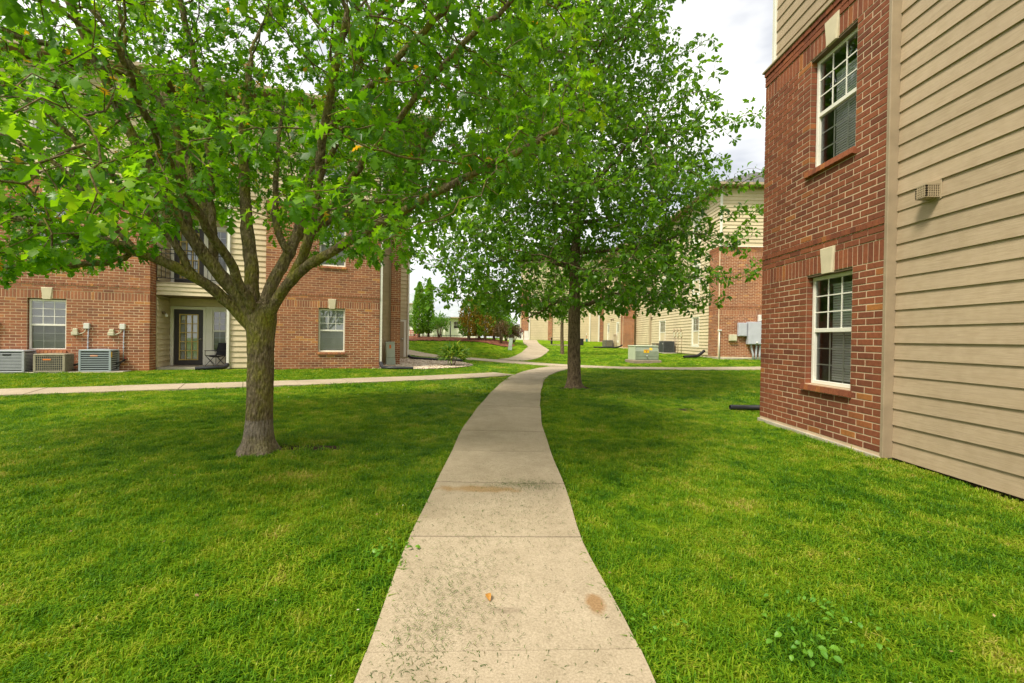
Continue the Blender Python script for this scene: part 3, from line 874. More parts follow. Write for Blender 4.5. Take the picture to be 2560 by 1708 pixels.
# ---- building on the right: brick bay at the far corner, tan lapped siding towards us
def building_right():
    root = thing('apartment_building', 'near apartment building on the right with a two storey brick bay and tan lapped siding', 'building', (4.23, 7.74, 0), -PI / 2)
    bpy.context.view_layer.update()
    I = Matrix.Identity(4)
    ops = [(1.18, 2.055, .765, 2.306), (1.18, 2.055, 3.80, 5.387)]
    keys = [(1.50, 1.735)]
    share = []
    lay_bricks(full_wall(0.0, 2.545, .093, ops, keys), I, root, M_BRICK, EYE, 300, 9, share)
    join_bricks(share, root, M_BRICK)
    mortar_wall(0.0, 2.545, .06, 5.88, ops, I, root)
    for (a, b, c, e) in ops:
        zz = c
        window(a + .004, b - .004, c + .004, e - .028, I, root, blind=(0.30, 1.0, .93) if c < 2 else (0.28, 1.0, .80), tilt=.88)
        MB().box((a - .002, .012, e - .026), (b + .002, .13, e - .002)).build('lintel', M_SOFFIT, root)
        brick_sill(a - .045, b + .03, c, I, root, M_BRICK)
        keystone((a + b) / 2 - .0, e, I, root)
    MB().box((-.02, -.026, -.25), (2.57, .2, .062), bev=.006).build('foundation', M_CONC, root)
    MB().box((-.035, -.05, 5.881), (2.56, .12, 5.915), bev=.006).build('ledge', M_TRIM, root)
    # corner board beside the bay
    MB().box((2.552, -.018, .055), (2.598, .112, 5.90), bev=.004).build('trim_board', M_TRIMR, root)
    M2 = Matrix.Translation((0, .105, 0))
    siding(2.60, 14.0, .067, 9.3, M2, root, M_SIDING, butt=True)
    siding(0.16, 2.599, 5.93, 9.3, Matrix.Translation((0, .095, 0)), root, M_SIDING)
    MB().box((.075, .05, 5.93), (.155, .12, 9.3), bev=.004).build('corner_board', M_WHITE, root)
    MB().box((2.56, .13, -.25), (14, .3, .075)).build('foundation_wall', M_SOIL, root)
    hull(root, .10, 14.0, .112, 9.0, -.1, 9.3, M_SIDING)
    hip_roof(root, .08, 14.0, .08, 9.0, 9.35, .5, M_ROOF, over=.3)
    # dryer vent hood
    v = thing_part('vent_hood', root)
    a, b, zb, zt, fy, wy = 2.985, 3.115, 2.85, 3.03, -.055, .088
    hood = MB()
    hood.add([(a, wy, zt), (b, wy, zt), (b, wy, zt - .05), (a, wy, zt - .05), (a, fy, zt - .045), (b, fy, zt - .045), (b, fy, zt - .06), (a, fy, zt - .06)],
             [(0, 4, 5, 1), (4, 7, 6, 5), (0, 3, 7, 4), (1, 5, 6, 2)])
    hood.box((a - .012, wy - .004, zb - .02), (b + .012, wy + .006, zt + .012), bev=.002)
    hood.build('hood', M_TRIM, v)
    gr = MB()
    def bar(p, q, t=.0035): gr.box((min(p[0], q[0]) - t, min(p[1], q[1]) - t, min(p[2], q[2]) - t), (max(p[0], q[0]) + t, max(p[1], q[1]) + t, max(p[2], q[2]) + t))
    for i in range(7):
        x = a + .004 + (b - a - .008) * i / 6; bar((x, fy + .004, zb), (x, fy + .004, zt - .06)); bar((x, fy + .004, zb), (x, wy, zb))
        y = fy + .004 + (wy - fy - .01) * i / 6
        for x in (a + .004, b - .004): bar((x, y, zb), (x, y, zt - .055))
        bar((a, y, zb), (b, y, zb), .003)
    for j in range(6):
        z = zb + (zt - .06 - zb) * j / 5
        bar((a + .004, fy + .0045, z), (b - .004, fy + .0045, z), .003)
        for x in (a + .0045, b - .0045): bar((x, fy, z), (x, wy, z), .003)
    gr.build('vent_grille', M_TRIM, v)
    MB().box((a + .02, .02, zb + .02), (b - .02, .08, zt - .06)).build('damper', M_SOFFIT, v)

def thing_part(name, root):
    e = bpy.data.objects.new(name, None); COL.objects.link(e); e.parent = root; e.empty_display_size = .1
    return e
building_right()

# ---- building on the left
def building_left():
    root = thing('apartment_building', 'long brick apartment building on the left behind the big lobed-leaf tree, with a recessed patio', 'building', (FPX, FPY, 0), PHI)
    bpy.context.view_layer.update()
    I = Matrix.Identity(4)
    share = []
    A0, A1, B0, B1 = -13.5, -5.30, -2.08, 1.665
    opsA = [(-8.255, -7.365, .77, 2.306), (-8.255, -7.365, 3.80, 5.387), (-11.6, -10.7, .77, 2.306), (-11.6, -10.7, 3.80, 5.387)]
    opsB = [(-.408, .468, .75, 2.306), (-.408, .468, 3.80, 5.387)]
    zf = .135
    wa = full_wall(A0, A1, zf, opsA, [(-7.93, -7.69), (-11.27, -11.03)])
    wb = full_wall(B0, B1, zf, opsB, [(-.09, .15)])
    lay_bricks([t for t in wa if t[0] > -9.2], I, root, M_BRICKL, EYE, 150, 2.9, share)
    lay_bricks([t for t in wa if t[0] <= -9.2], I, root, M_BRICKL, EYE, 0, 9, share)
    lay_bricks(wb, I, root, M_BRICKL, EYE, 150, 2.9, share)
    MR = frame((A1, .115, 0), 'R')
    ret = [t for t in full_wall(0, .385, zf, [], [])]
    lay_bricks(ret, MR, root, M_BRICKL, EYE, 0, 9, share)
    mortar_wall(0, .385, .1, 5.88, [], MR, root, ml=True)
    ML = frame((B0, .5, 0), 'L')
    lay_bricks(full_wall(0, .385, zf, [], []), ML, root, M_BRICKL, EYE, 0, 9, share)
    mortar_wall(0, .385, .1, 5.88, [], ML, root, ml=True)
    # pier of the stepped-back end
    MP = Matrix.Translation((0, 1.9, .06))
    opsP = []
    pier = full_wall(2.245, 2.64, .12, [], [])
    lay_bricks(pier, MP, root, M_BRICKL, EYE, 0, 9, share)
    mortar_wall(2.245, 2.64, .06, 5.88, [], MP, root, ml=True)
    MPR = frame((2.64, 1.9 + .115, .06), 'R')
    lay_bricks(full_wall(0, 2.4, .12, [], []), MPR, root, M_BRICKL, EYE, 0, 9, share)
    mortar_wall(0, 2.4, .06, 5.88, [], MPR, root, ml=True)
    join_bricks(share, root, M_BRICKL)
    mortar_wall(A0, A1, .06, 5.88, opsA, I, root, ml=True)
    mortar_wall(B0, B1, .06, 5.88, opsB, I, root, ml=True)
    for k, (a, b, c, e) in enumerate(opsA + opsB):
        window(a + .004, b - .004, c + .004, e - .03, I, root, blind=(0, 1, .97), tilt=.2 if k < 4 else .85)
        brick_sill(a - .03, b + .03, c, I, root, M_BRICKL)
        keystone((a + b) / 2, e, I, root)
    MB().box((A0, -.02, -.1), (A1 + .3, .3, .115), bev=.005).build('foundation', M_CONC, root)
    MB().box((B0 - .02, -.02, -.1), (B1 + .02, .3, .115), bev=.005).build('foundation', M_CONC, root)
    for a, b in ((A0 - .03, A1 + .03), (B0 - .03, B1 + .03)):
        MB().box((a, -.05, 5.881), (b, .12, 5.915), bev=.005).build('ledge', M_TRIM, root)
        siding(a + .1, b - .1, 5.93, 9.3, Matrix.Translation((0, .07, 0)), root, M_SIDINGL, [(-8.25, -7.37, 6.85, 8.35), (-.41, .47, 6.85, 8.35)])
    for a, b in ((-8.25, -7.37), (-.41, .47)):
        window(a + .07, b - .07, 6.93, 8.28, Matrix.Translation((0, .07, 0)), root, casing=.07, d=.02)
    # recess with patio below and balcony above
    R0, R1, RS, RB = A1 + .02, -3.285, .5, 1.7
    MRs = frame((R0 - .012, RS, 0), 'R')
    siding(.02, RB - RS - .02, .21, 2.5, MRs, root, M_SIDINGL)
    siding(.02, RB - RS - .02, 3.05, 9.2, MRs, root, M_SIDINGL, single=False)
    M15 = Matrix.Translation((0, RS, 0)); M17 = Matrix.Translation((0, RB, 0))
    siding(R1 + .09, B0 - .005, .185, 9.2, M15, root, M_SIDINGL)
    MB().box((R1 - .02, RS - .025, .16), (R1 + .085, RS + .10, 9.2), bev=.004).build('corner_board', M_WHITE, root)
    # inner side wall on the right of the recess and rear wall
    MB().quad((R1, RS + .1, .1), (R1, RB + .05, .1), (R1, RB + .05, 9.2), (R1, RS + .1, 9.2)).build('recess_wall', M_SIDINGL, root)
    for z0, upper in ((.205, False), (3.09, True)):
        top = z0 + 2.34
        dr = [(-5.285, -3.47, z0 - .1, z0 + 2.085)]
        mortar_wall(R0 - .2, R1 + .1, z0 - .15, z0 + 2.85, dr, M17, root, d=.01, m=M_SIDINGL, deep=.03, name='rear_wall')
        siding(R0 + .02, R1 - .02, z0 + 2.10, z0 + 2.85, M17, root, M_SIDINGL, single=False)
        # casing and white panel
        cs = MB()
        cs.box((-5.262, -.03, z0), (-5.165, .09, z0 + 2.075), M17, .004); cs.box((-5.165, -.029, z0 + 1.975), (-4.28, .089, z0 + 2.074), M17, .004); cs.box((-4.28, -.031, z0), (-4.195, .09, z0 + 2.078), M17, .004)
        cs.box((-4.194, -.02, z0), (-4.0, .08, z0 + 2.088), M17, .004); cs.box((-3.999, -.021, z0), (-3.56, .08, z0 + .50), M17, .004); cs.box((-3.56, -.031, z0), (-3.47, .09, z0 + 2.088), M17, .004)
        cs.box((-3.999, -.021, z0 + 1.96), (-3.56, .08, z0 + 2.088), M17, .004)
        cs.build('door_casing', M_WHITE, root)
        window(-3.995, -3.565, z0 + .505, z0 + 1.955, M17, root, cols=2, rows=3, d=.01, fr=.035, blind=(0, 1, .45) if upper else None, tilt=.4)
        D = thing_part('door', root)
        dd = MB()
        u0, u1, a, b, c, e = -5.160, -4.284, -4.99, -4.45, z0 + .20, z0 + 1.79
        dd.box((u0, .03, z0 + .012), (a, .075, z0 + 1.97), M17); dd.box((b, .03, z0 + .012), (u1, .075, z0 + 1.97), M17)
        dd.box((a, .031, z0 + .012), (b, .074, c), M17); dd.box((a, .031, e), (b, .074, z0 + 1.97), M17)
        dd.build('door_leaf', M_DARKDOOR, D)
        g = MB()
        g.box((a - .02, .016, c - .02), (a + .018, .05, e + .02), M17); g.box((b - .018, .016, c - .02), (b + .02, .05, e + .02), M17)
        g.box((a + .018, .017, c - .02), (b - .018, .049, c + .018), M17); g.box((a + .018, .017, e - .018), (b - .018, .049, e + .02), M17)
        for i in (1, 2): g.box((a + (b - a) * i / 3 - .016, .012, c + .018), (a + (b - a) * i / 3 + .016, .048, e - .018), M17)
        for j in range(1, 5): g.box((a + .018, .013, c + (e - c) * j / 5 - .016), (b - .018, .047, c + (e - c) * j / 5 + .016), M17)
        g.build('door_grille', M_YELLOW, D)
        MB().quad((a, .056, c), (b, .056, c), (b, .056, e), (a, .056, e), M17).build('pane', M_GLASS, D)
        s = MB(); z = c + .02
        while z < e - .02:
            s.quad((a, .12, z), (b, .12, z), (b, .128, z + .03), (a, .128, z + .03), M17); z += .036
        s.build('blind', M_BLIND, D)
        h = MB(); h.tube([(-4.36, .03, z0 + .93), (-4.36, -.03, z0 + .93), (-4.45, -.04, z0 + .915)], .011, 8, M17); h.tube([(-4.36, .028, z0 + .93), (-4.36, .012, z0 + .93)], .03, 10, M17)
        h.build('handle', M_STEEL, D, True)
        if not upper: MB().box((-4.93, .053, c + 1.40), (-4.83, .0555, c + 1.545), M17).build('notice', M_BOXW, D)
    MB().box((R0, RS, -.1), (R1, RB + .05, .20), bev=.006).build('patio_slab', M_CONC, root)
    for zz in (2.56, 5.62):
        siding(R0 - .005, R1 + .0, zz + .02, zz + .41, Matrix.Translation((0, RS - .012, 0)), root, M_SIDINGL, lap=.14)
        MB().box((R0 - .01, RS, zz), (R1, RB, zz + .43), bev=.004).build('balcony_floor', M_SOFFIT, root)
        MB().box((R0 - .012, RS - .04, zz + .40), (R1, RS + .02, zz + .445), bev=.004).build('balcony_trim', M_TRIM, root)
        rl = MB()
        y = RS - .02; za, zb = zz + .56, zz + 1.50
        for z in (za, zb, zb - .13): rl.box((R0, y - .012, z), (R1, y + .012, z + .024))
        n = 17
        for i in range(n + 1):
            x = R0 + (R1 - R0) * i / n
            rl.box((x - .007, y - .0065, za - (.1 if i % 8 == 0 else 0)), (x + .007, y + .0065, zb + .01))
        rl.build('railing', M_IRON, root)
    lampm = MB(); lampm.tube([(-5.27, .95, 2.0), (-5.20, .95, 2.02)], .05, 10); lampm.tube([(-5.20, .95, 2.03), (-5.20, .95, 1.96)], [.035, .03], 10)
    wl = lampm.build('wall_lamp', M_SOFFIT, root, True)
    MB().tube([(-5.18, .95, 1.985), (-5.16, .95, 1.95), (-5.15, .95, 1.90), (-5.15, .95, 1.87)], [.015, .042, .048, .02], 10).build('bulb', M_BOXW, wl, True)
    # downspouts
    for (u, d, z0, z1) in ((B1 + .055, .05, .36, 9.2), (R1 + .03, RS - .065, .28, 9.2), (3.30, 4.46, .42, 9.2)):
        m_ = MB(); m_.box((u - .04, d - .03, z0), (u + .04, d + .03, z1), bev=.008)
        for z in (1.2, 3.6, 6.0): m_.box((u - .047, d - .034, z), (u + .047, d + .034, z + .025))
        m_.build('downspout', M_WHITE, root)
    # stepped-back end: siding strip, brown board, doorway wall
    siding(B1 + .03, 2.20, .235, 9.2, Matrix.Translation((0, 2.0, 0)), root, M_SIDING)
    MB().box((2.195, 1.93, .2), (2.243, 2.1, 9.2), bev=.004).build('trim_board', M_TRIMR, root)
    siding(2.642, 3.265, 2.14, 9.2, Matrix.Translation((0, 4.5, 0)), root, M_SIDINGL)
    mortar_wall(2.642, 3.27, .3, 9.2, [], Matrix.Translation((0, 4.5, 0)), root, m=M_SIDINGL, name='end_wall')
    MB().box((3.255, 4.465, .36), (3.30, 4.6, 9.2), bev=.004).build('corner_board', M_WHITE, root)
    MB().box((3.105, 4.47, .36), (3.22, 4.505, 2.13), bev=.004).box((2.66, 4.471, 2.04), (3.1045, 4.504, 2.131), bev=.004).build('door_casing', M_WHITE, root)
    D = thing_part('door', root)
    MB().box((2.66, 4.475, .37), (3.103, 4.50, 2.038), bev=.003).build('door_leaf', M_TRIM, D)
    MB().tube([(3.04, 4.474, 1.22), (3.04, 4.42, 1.22)], [.03, .03], 10).build('knob', M_STEEL, D, True)
    MB().box((2.675, 4.472, 1.45), (2.735, 4.4745, 1.80)).build('notice', M_BOXW, D)
    # electric fittings on the strip
    hull(root, A0, B1 - .01, RB + .15, 12, -.1, 9.3, M_SIDINGL)
    hull(root, A0, R0 - .03, .14, RB + .2, -.1, 9.3, M_SIDINGL)
    hull(root, B0 + .01, B1 - .01, .14, RB + .2, -.1, 9.3, M_SIDINGL)
    MB().quad((R1, RS + .012, -.1), (B0 + .01, RS + .012, -.1), (B0 + .01, RS + .012, 9.3), (R1, RS + .012, 9.3)).build('sheathing', M_SIDINGL, root)
    hull(root, B1 - .02, 2.63, 2.013, 12, -.1, 9.3, M_SIDINGL)
    hull(root, 2.63, 3.27, 4.52, 12, -.1, 9.3, M_SIDINGL)
    hip_roof(root, A0, 3.27, -.1, 12, 9.45, .42, M_ROOF)
building_left()

# ---- building beyond on the right, with the meters
def building_far_right():
    X0, Y0, Z0 = 10.9, 24.0, .44
    root = thing('apartment_building', 'apartment building beyond the path with brick corner, electric meter boxes and grey hip roof', 'building', (X0, Y0, Z0))
    bpy.context.view_layer.update()
    I = Matrix.Identity(4)
    share = []
    W1 = 7.6
    lay_bricks(full_wall(0, W1, .093, [], []), I, root, M_BRICKL, EYE, 0, 9, share)
    mortar_wall(0, W1, .06, 5.88, [], I, root, ml=True)
    ML = frame((0, 0, 0), 'L')                       # u = -y
    lay_bricks(full_wall(-1.30, -.112, .093, [], []), ML, root, M_BRICKL, EYE, 0, 9, share)
    mortar_wall(-1.30, -.0, .06, 5.88, [], ML, root, ml=True)
    MB().box((-.02, -.025, -.4), (W1, .3, .062), bev=.005).build('foundation', M_CONC, root)
    MB().box((-.021, .3, -.4), (.3, 12, .02), bev=.005).build('foundation', M_CONC, root)
    MB().box((-.04, -.05, 5.881), (W1, .1, 5.93), bev=.005).build('ledge', M_WHITE, root)
    siding(.10, W1, 5.94, 9.0, Matrix.Translation((0, .05, 0)), root, M_SIDINGL)
    MB().box((.0, .02, 5.94), (.10, .12, 9.0), bev=.004).build('corner_board', M_WHITE, root)
    MS = frame((.05, 0, 0), 'L')
    ow = [(-3.62, -2.70, .66, 2.30), (-9.75, -8.55, .66, 2.30), (-3.62, -2.70, 3.7, 5.35), (-9.75, -8.55, 3.7, 5.35), (-3.62, -2.70, 6.8, 8.2), (-9.75, -8.55, 6.8, 8.2)]
    opn = [(a - .05, b + .05, c - .05, e + .05) for a, b, c, e in ow]
    siding(-12.0, -1.31, .12, 5.93, MS, root, M_SIDINGL, opn)
    siding(-12.0, -.13, 5.94, 9.0, MS, root, M_SIDINGL, opn)
    mortar_wall(-12.0, -.1, -.3, 9.0, ow, MS, root, d=.02, m=M_SIDINGL, name='side_wall')
    for k, (a, b, c, e) in enumerate(ow):
        window(a, b, c, e, MS, root, cols=3, rows=2, d=.0, casing=.11, blind=(0, 1, .97), tilt=.3, fr=.06)
    m_ = MB(); m_.box((-.055, 11.75, .1), (.02, 11.83, 9.0)); m_.build('downspout', M_TRIM, root)
    MB().box((-.03, 11.9, -.2), (.08, 12.02, 9.0)).build('trim_board', M_TRIM, root)
    v = MB(); v.box((-.06, 11.5, 2.55), (.05, 11.68, 2.72), bev=.01); v.build('vent_hood', M_SOFFIT, root)
    hull(root, .073, W1, .12, 12, -.3, 9.0, M_SIDINGL)
    hip_roof(root, 0, 7.6, 0, 12.0, 9.12, .5, M_ROOF)
    # next block along, stepped out towards the lawn
    bx, by, bz = 9.74 - X0, 40 - Y0, .16
    MPf = Matrix.Translation((bx, by, bz))
    lay_bricks(full_wall(0, .98, .06, [], []), MPf, root, M_BRICKL, EYE, 0, 9, share)
    mortar_wall(0, .98, -.2, 5.88, [], MPf, root, ml=True)
    MPs = frame((bx, by, bz), 'L')
    lay_bricks(full_wall(-.9, -.11, .06, [], []), MPs, root, M_BRICKL, EYE, 0, 9, share)
    mortar_wall(-.9, 0, -.2, 5.88, [], MPs, root, ml=True)
    MPb = Matrix.Translation((2.1 - .26, by - 3.5, bz - .08))
    lay_bricks(full_wall(-1.63, -1.35, .1, [], []), MPb, root, M_BRICKL, EYE, 0, 9, share)
    mortar_wall(-1.63, -1.35, -.1, 5.88, [], MPb, root, ml=True)
    MB().box((.09, by - 3.46, -.1), (.4, by + 1.0, 8.9)).build('link_wall', M_SIDINGL, root)
    siding(-(by + .9), -(by - 3.46), .0, 8.9, frame((.085, 0, 0), 'L'), root, M_SIDINGL, single=False)
    siding(.09, .4, .0, 8.9, Matrix.Translation((0, by - 3.465, 0)), root, M_SIDINGL, single=False)
    siding(.98 + bx, .4, .1, 9.0, Matrix.Translation((0, by + .5, .1)), root, M_SIDINGL, single=False)
    siding(bx, bx + .98, 5.95, 9.0, Matrix.Translation((0, by + .05, bz)), root, M_SIDINGL, single=False)
    MS2 = frame((bx + .06, by, bz), 'L')
    ow2 = [(-2.6, -1.75, .6, 2.25), (-6.6, -5.8, .6, 2.25), (-2.6, -1.75, 3.65, 5.3), (-6.6, -5.8, 3.65, 5.3)]
    siding(-7.6, -.9, .0, 9.0, MS2, root, M_SIDINGL, [(a - .05, b + .05, c - .05, e + .05) for a, b, c, e in ow2], single=False)
    mortar_wall(-7.6, -.9, -.3, 9.0, ow2, MS2, root, d=.02, m=M_SIDINGL, name='side_wall')
    for (a, b, c, e) in ow2: window(a, b, c, e, MS2, root, cols=1, rows=1, d=.0, casing=.12, blind=(0, 1, .97), fr=.06)
    for yy in (3.9, 4.7): MB().box((bx - .06, by + yy, 2.75), (bx + .06, by + yy + .16, 2.92), bev=.01).build('vent_hood', M_SOFFIT, root)
    hull(root, bx + .09, 6.0, by + .55, by + 9, -.3, 9.1, M_SIDINGL)
    hull(root, bx + .09, bx + .97, by + .12, by + .6, -.3, 9.1, M_SIDINGL)
    hip_roof(root, bx, 6.0, by, by + 9, 9.25, .5, M_ROOF)
    join_bricks(share, root, M_BRICKL)
building_far_right()

# ---- the furthest wing, end-on to the path
def building_end():
    X0, Y0, Z0 = 1.15, 50.0, 1.08
    root = thing('apartment_building', 'furthest cream sided wing with narrow brick piers closing the view past the young tree', 'building', (X0, Y0, Z0))
    bpy.context.view_layer.update()
    share = []
    for u0, u1 in ((-.18, .62), (2.78, 3.25), (8.45, 8.85)):
        Mp = Matrix.Translation((0, -.12, 0))
        lay_bricks(full_wall(u0, u1, .02, [], []), Mp, root, M_BRICKL, EYE, 0, 9, share)
        mortar_wall(u0, u1, -.3, 5.88, [], Mp, root, ml=True)
    join_bricks(share, root, M_BRICKL)
    siding(-.1, 9.6, .02, 9.0, Matrix.Identity(4), root, M_SIDINGL, single=False)
    for u in (7.35, 8.35, .72): MB().box((u - .07, -.1, -.2), (u + .07, .0, 9.0)).build('corner_board', M_WHITE, root)
    hull(root, -.15, 14, .01, 10, -.5, 9.05, M_SIDINGL)
    hip_roof(root, -.15, 14, 0, 10, 9.2, .45, M_ROOF)
building_end()

# ---- clubhouse and two more roofs over the rise
def clubhouse(name, label, x, y, w, d, hw, pitch, z0, wins, roofm=M_ROOFP):
    root = thing(name, label, 'building', (x, y, z0))
    ops = [(a, a + .75, hw - 1.35, hw - .45) for a in wins]
    mortar_wall(0, w, -.5, hw, ops, Matrix.Identity(4), root, m=M_WHITE, name='front_wall')
    for o in ops: window(*o, Matrix.Identity(4), root, cols=2, rows=1, d=.02, casing=.08, blind=None)
    hull(root, 0, w, .15, d, -.5, hw, M_WHITE)
    hip_roof(root, 0, w, 0, d, hw + .05, pitch, roofm, over=.5)
    return root
ch = clubhouse('clubhouse', 'low white clubhouse with a broad pale grey roof behind the brown arborvitae', -10.6, 55, 6.2, 8, 2.85, .52, .85, [1.4, 3.5, 4.4])
for u in (.4, 1.3, 2.6): MB().tube([(u, -1.2, -.3), (u, -1.2, 2.7)], .11, 10).build('column', M_WHITE, ch, True)
MB().box((0, -1.5, 2.7), (3.2, 0, 2.9)).build('porch_roof', M_ROOFP, ch)
clubhouse('pool_house', 'tall grey gabled white house half hidden by the left building corner', -14.2, 58, 2.7, 6, 4.6, .9, .9, [1.5])
clubhouse('white_house', 'low white house with grey roof left of the furthest brick pier', -1.4, 62, 6, 6, 1.75, .18, 1.0, [1.0, 3.0], M_ROOF)

# ------------------------------------------------------------------ trees
def colonize(pos, par, att, D, di, dk, iters, rng, noise=.18, grav=0.0):
    pos = [np.array(p, float) for p in pos]; par = list(par)
    P = np.array(pos)
    d2 = ((att[:, None, :] - P[None, :, :]) ** 2).sum(-1)
    near = d2.argmin(1); dist = np.sqrt(d2.min(1)); alive = np.ones(len(att), bool)
    kids = {}
    for _ in range(iters):
        m = alive & (dist < di)
        if not m.any(): break
        ii = np.nonzero(m)[0]
        acc = {}
        v = (att[ii] - P[near[ii]]) / np.maximum(dist[ii], 1e-6)[:, None]
        S_ = np.zeros((len(P), 3)); np.add.at(S_, near[ii], v)
        grow = np.unique(near[ii])
        new = []; newp = []
        for g in grow:
            s = S_[g]; l = np.linalg.norm(s)
            if l < 1e-4: s = rng.normal(size=3); l = np.linalg.norm(s)
            s = s / l + rng.normal(size=3) * noise; s[2] += grav
            s /= np.linalg.norm(s)
            q = P[g] + s * D
            if any(((q - k) ** 2).sum() < (0.35 * D) ** 2 for k in kids.get(g, ())): continue
            kids.setdefault(g, []).append(q)
            new.append(q); newp.append(g)
        if not new: break
        base = len(P); NP_ = np.array(new)
        P = np.vstack([P, NP_]); par += newp
        al = np.nonzero(alive)[0]
        dd = np.sqrt(((att[al][:, None, :] - NP_[None, :, :]) ** 2).sum(-1))
        mi = dd.min(1); am = dd.argmin(1)
        b = mi < dist[al]
        dist[al[b]] = mi[b]; near[al[b]] = base + am[b]
        alive &= dist > dk
    return P, np.array(par)

def radii(P, par, tip, e, floor):
    n = len(P); acc = np.zeros(n); r = np.zeros(n); nch = np.zeros(n, int)
    for i in range(n - 1, -1, -1):
        if acc[i] == 0: acc[i] = tip ** e
        r[i] = acc[i] ** (1 / e)
        if i < len(floor): r[i] = max(r[i], floor[i])
        if par[i] >= 0: acc[par[i]] += acc[i]; nch[par[i]] += 1
    return r, nch

def branch_tubes(P, par, r, rng, minr=0.0, start=0):
    """one tube per run; the thickest child carries on its parent's run"""
    n = len(P); best = -np.ones(n, int)
    for i in range(n):
        p = par[i]
        if p >= 0 and (best[p] < 0 or r[i] > r[best[p]]): best[p] = i
    mb = MB()
    for i in range(n):
        p = par[i]
        if p >= 0 and best[p] == i: continue
        chain = ([p] if p >= 0 else []) + [i]
        rs = [r[i] * 1.0] + [r[i]] if p >= 0 else [r[i]]
        k = i
        while best[k] >= 0:
            k = best[k]; chain.append(k); rs.append(r[k])
        if len(chain) < 2 or max(rs) < minr: continue
        nn = 5 if rs[-1] < .02 and max(rs) < .02 else (7 if max(rs) < .05 else 10)
        mb.tube([P[c] for c in chain], rs, nn, caps=False)
    return mb

def polyline(pts, step):
    P = np.array(pts, float)
    Q = np.vstack([2 * P[0] - P[1], P, 2 * P[-1] - P[-2]]); out = []
    for i in range(1, len(Q) - 2):
        L = np.linalg.norm(Q[i + 1] - Q[i]); k = max(1, int(round(L / step)))
        for t in np.linspace(0, 1, k, endpoint=False):
            a, b, c, d = Q[i - 1], Q[i], Q[i + 1], Q[i + 2]
            out.append(0.5 * (2 * b + (c - a) * t + (2 * a - 5 * b + 4 * c - d) * t * t + (3 * b - a - 3 * c + d) * t ** 3))
    out.append(P[-1])
    return np.array(out)

# lobed leaf, length 1 along +Y, face up
def leaf_template(outline, fold=.18, curl=.12):
    """outline: list of (t, halfwidth); midrib vertices at the same t"""
    v, f = [], []
    for t, w in outline:
        z = -curl * (t - .25) ** 2 * 2
        v += [(0, t, z), (w, t + (.10 * w if w > .2 else 0), z + fold * w - .10 * w * w), (-w, t + (.10 * w if w > .2 else 0), z + fold * w - .10 * w * w)]
    for i in range(len(outline) - 1):
        a, b = 3 * i, 3 * i + 3
        f += [(a, a + 1, b + 1, b), (a, b, b + 2, a + 2)]
    return v, f
LOBED = leaf_template([(0, .012), (.22, .05), (.31, .27), (.41, .075), (.58, .37), (.67, .085), (.81, .24), (1.0, .01)])
OAK = leaf_template([(0, .01), (.28, .10), (.45, .19), (.62, .28), (.84, .22), (1.0, .03)], .15, .15)
_LO = [(0, .012), (.22, .05), (.31, .27), (.41, .075), (.58, .37), (.67, .085), (.81, .24), (1.0, .01)]
LOBED_B = leaf_template([(t, w * .85) for t, w in _LO], .55, .35)
LOBED_C = leaf_template([(t, w * 1.1) for t, w in _LO], -.15, .5)
OAK_B = leaf_template([(0, .01), (.28, .09), (.55, .26), (.82, .22), (1.0, .03)], .45, .4)
SIMPLE = leaf_template([(0, .02), (.5, .28), (1.0, .02)], .15, .1)

def leaf_frames(pos, dirs, size, rng, upw=1.0, droop=.3):
    n = len(pos)
    d = dirs / np.linalg.norm(dirs, axis=1)[:, None]
    d = d + rng.normal(size=(n, 3)) * .25; d[:, 2] -= droop * rng.random(n)
    d /= np.linalg.norm(d, axis=1)[:, None]
    up = rng.normal(size=(n, 3)) * .55; up[:, 2] += upw
    x = np.cross(d, up); x /= np.maximum(np.linalg.norm(x, axis=1), 1e-6)[:, None]
    z = np.cross(x, d)
    A = np.stack([x, d, z], -1) * size[:, None, None]
    return A

def leaves_on(P, par, r, nch, rng, rmax, per_node, per_tip, size, spread, cluster=True):
    pos, dr, sz = [], [], []
    n = len(P)
    for i in range(1, n):
        if r[i] > rmax: continue
        ax = P[i] - P[par[i]]; l = np.linalg.norm(ax)
        if l < 1e-6: continue
        ax /= l
        k = per_tip if nch[i] == 0 else per_node
        k = int(k) + (rng.random() < k - int(k))
        ph = rng.random() * 6.28
        p1 = np.cross(ax, (0.3, 0.2, 1.0)); p1 /= max(1e-6, np.linalg.norm(p1)); p2 = np.cross(ax, p1)
        for j in range(k):
            a = ph + j * 2.4
            side = p1 * math.cos(a) + p2 * math.sin(a)
            t = rng.random()
            q = P[par[i]] + (P[i] - P[par[i]]) * (1.0 if nch[i] == 0 else t) + side * spread * rng.random()
            pos.append(q); dr.append(side * .9 + ax * (.8 if nch[i] == 0 else .35)); sz.append(size * rng.uniform(.5, 1.25))
    return np.array(pos), np.array(dr), np.array(sz)

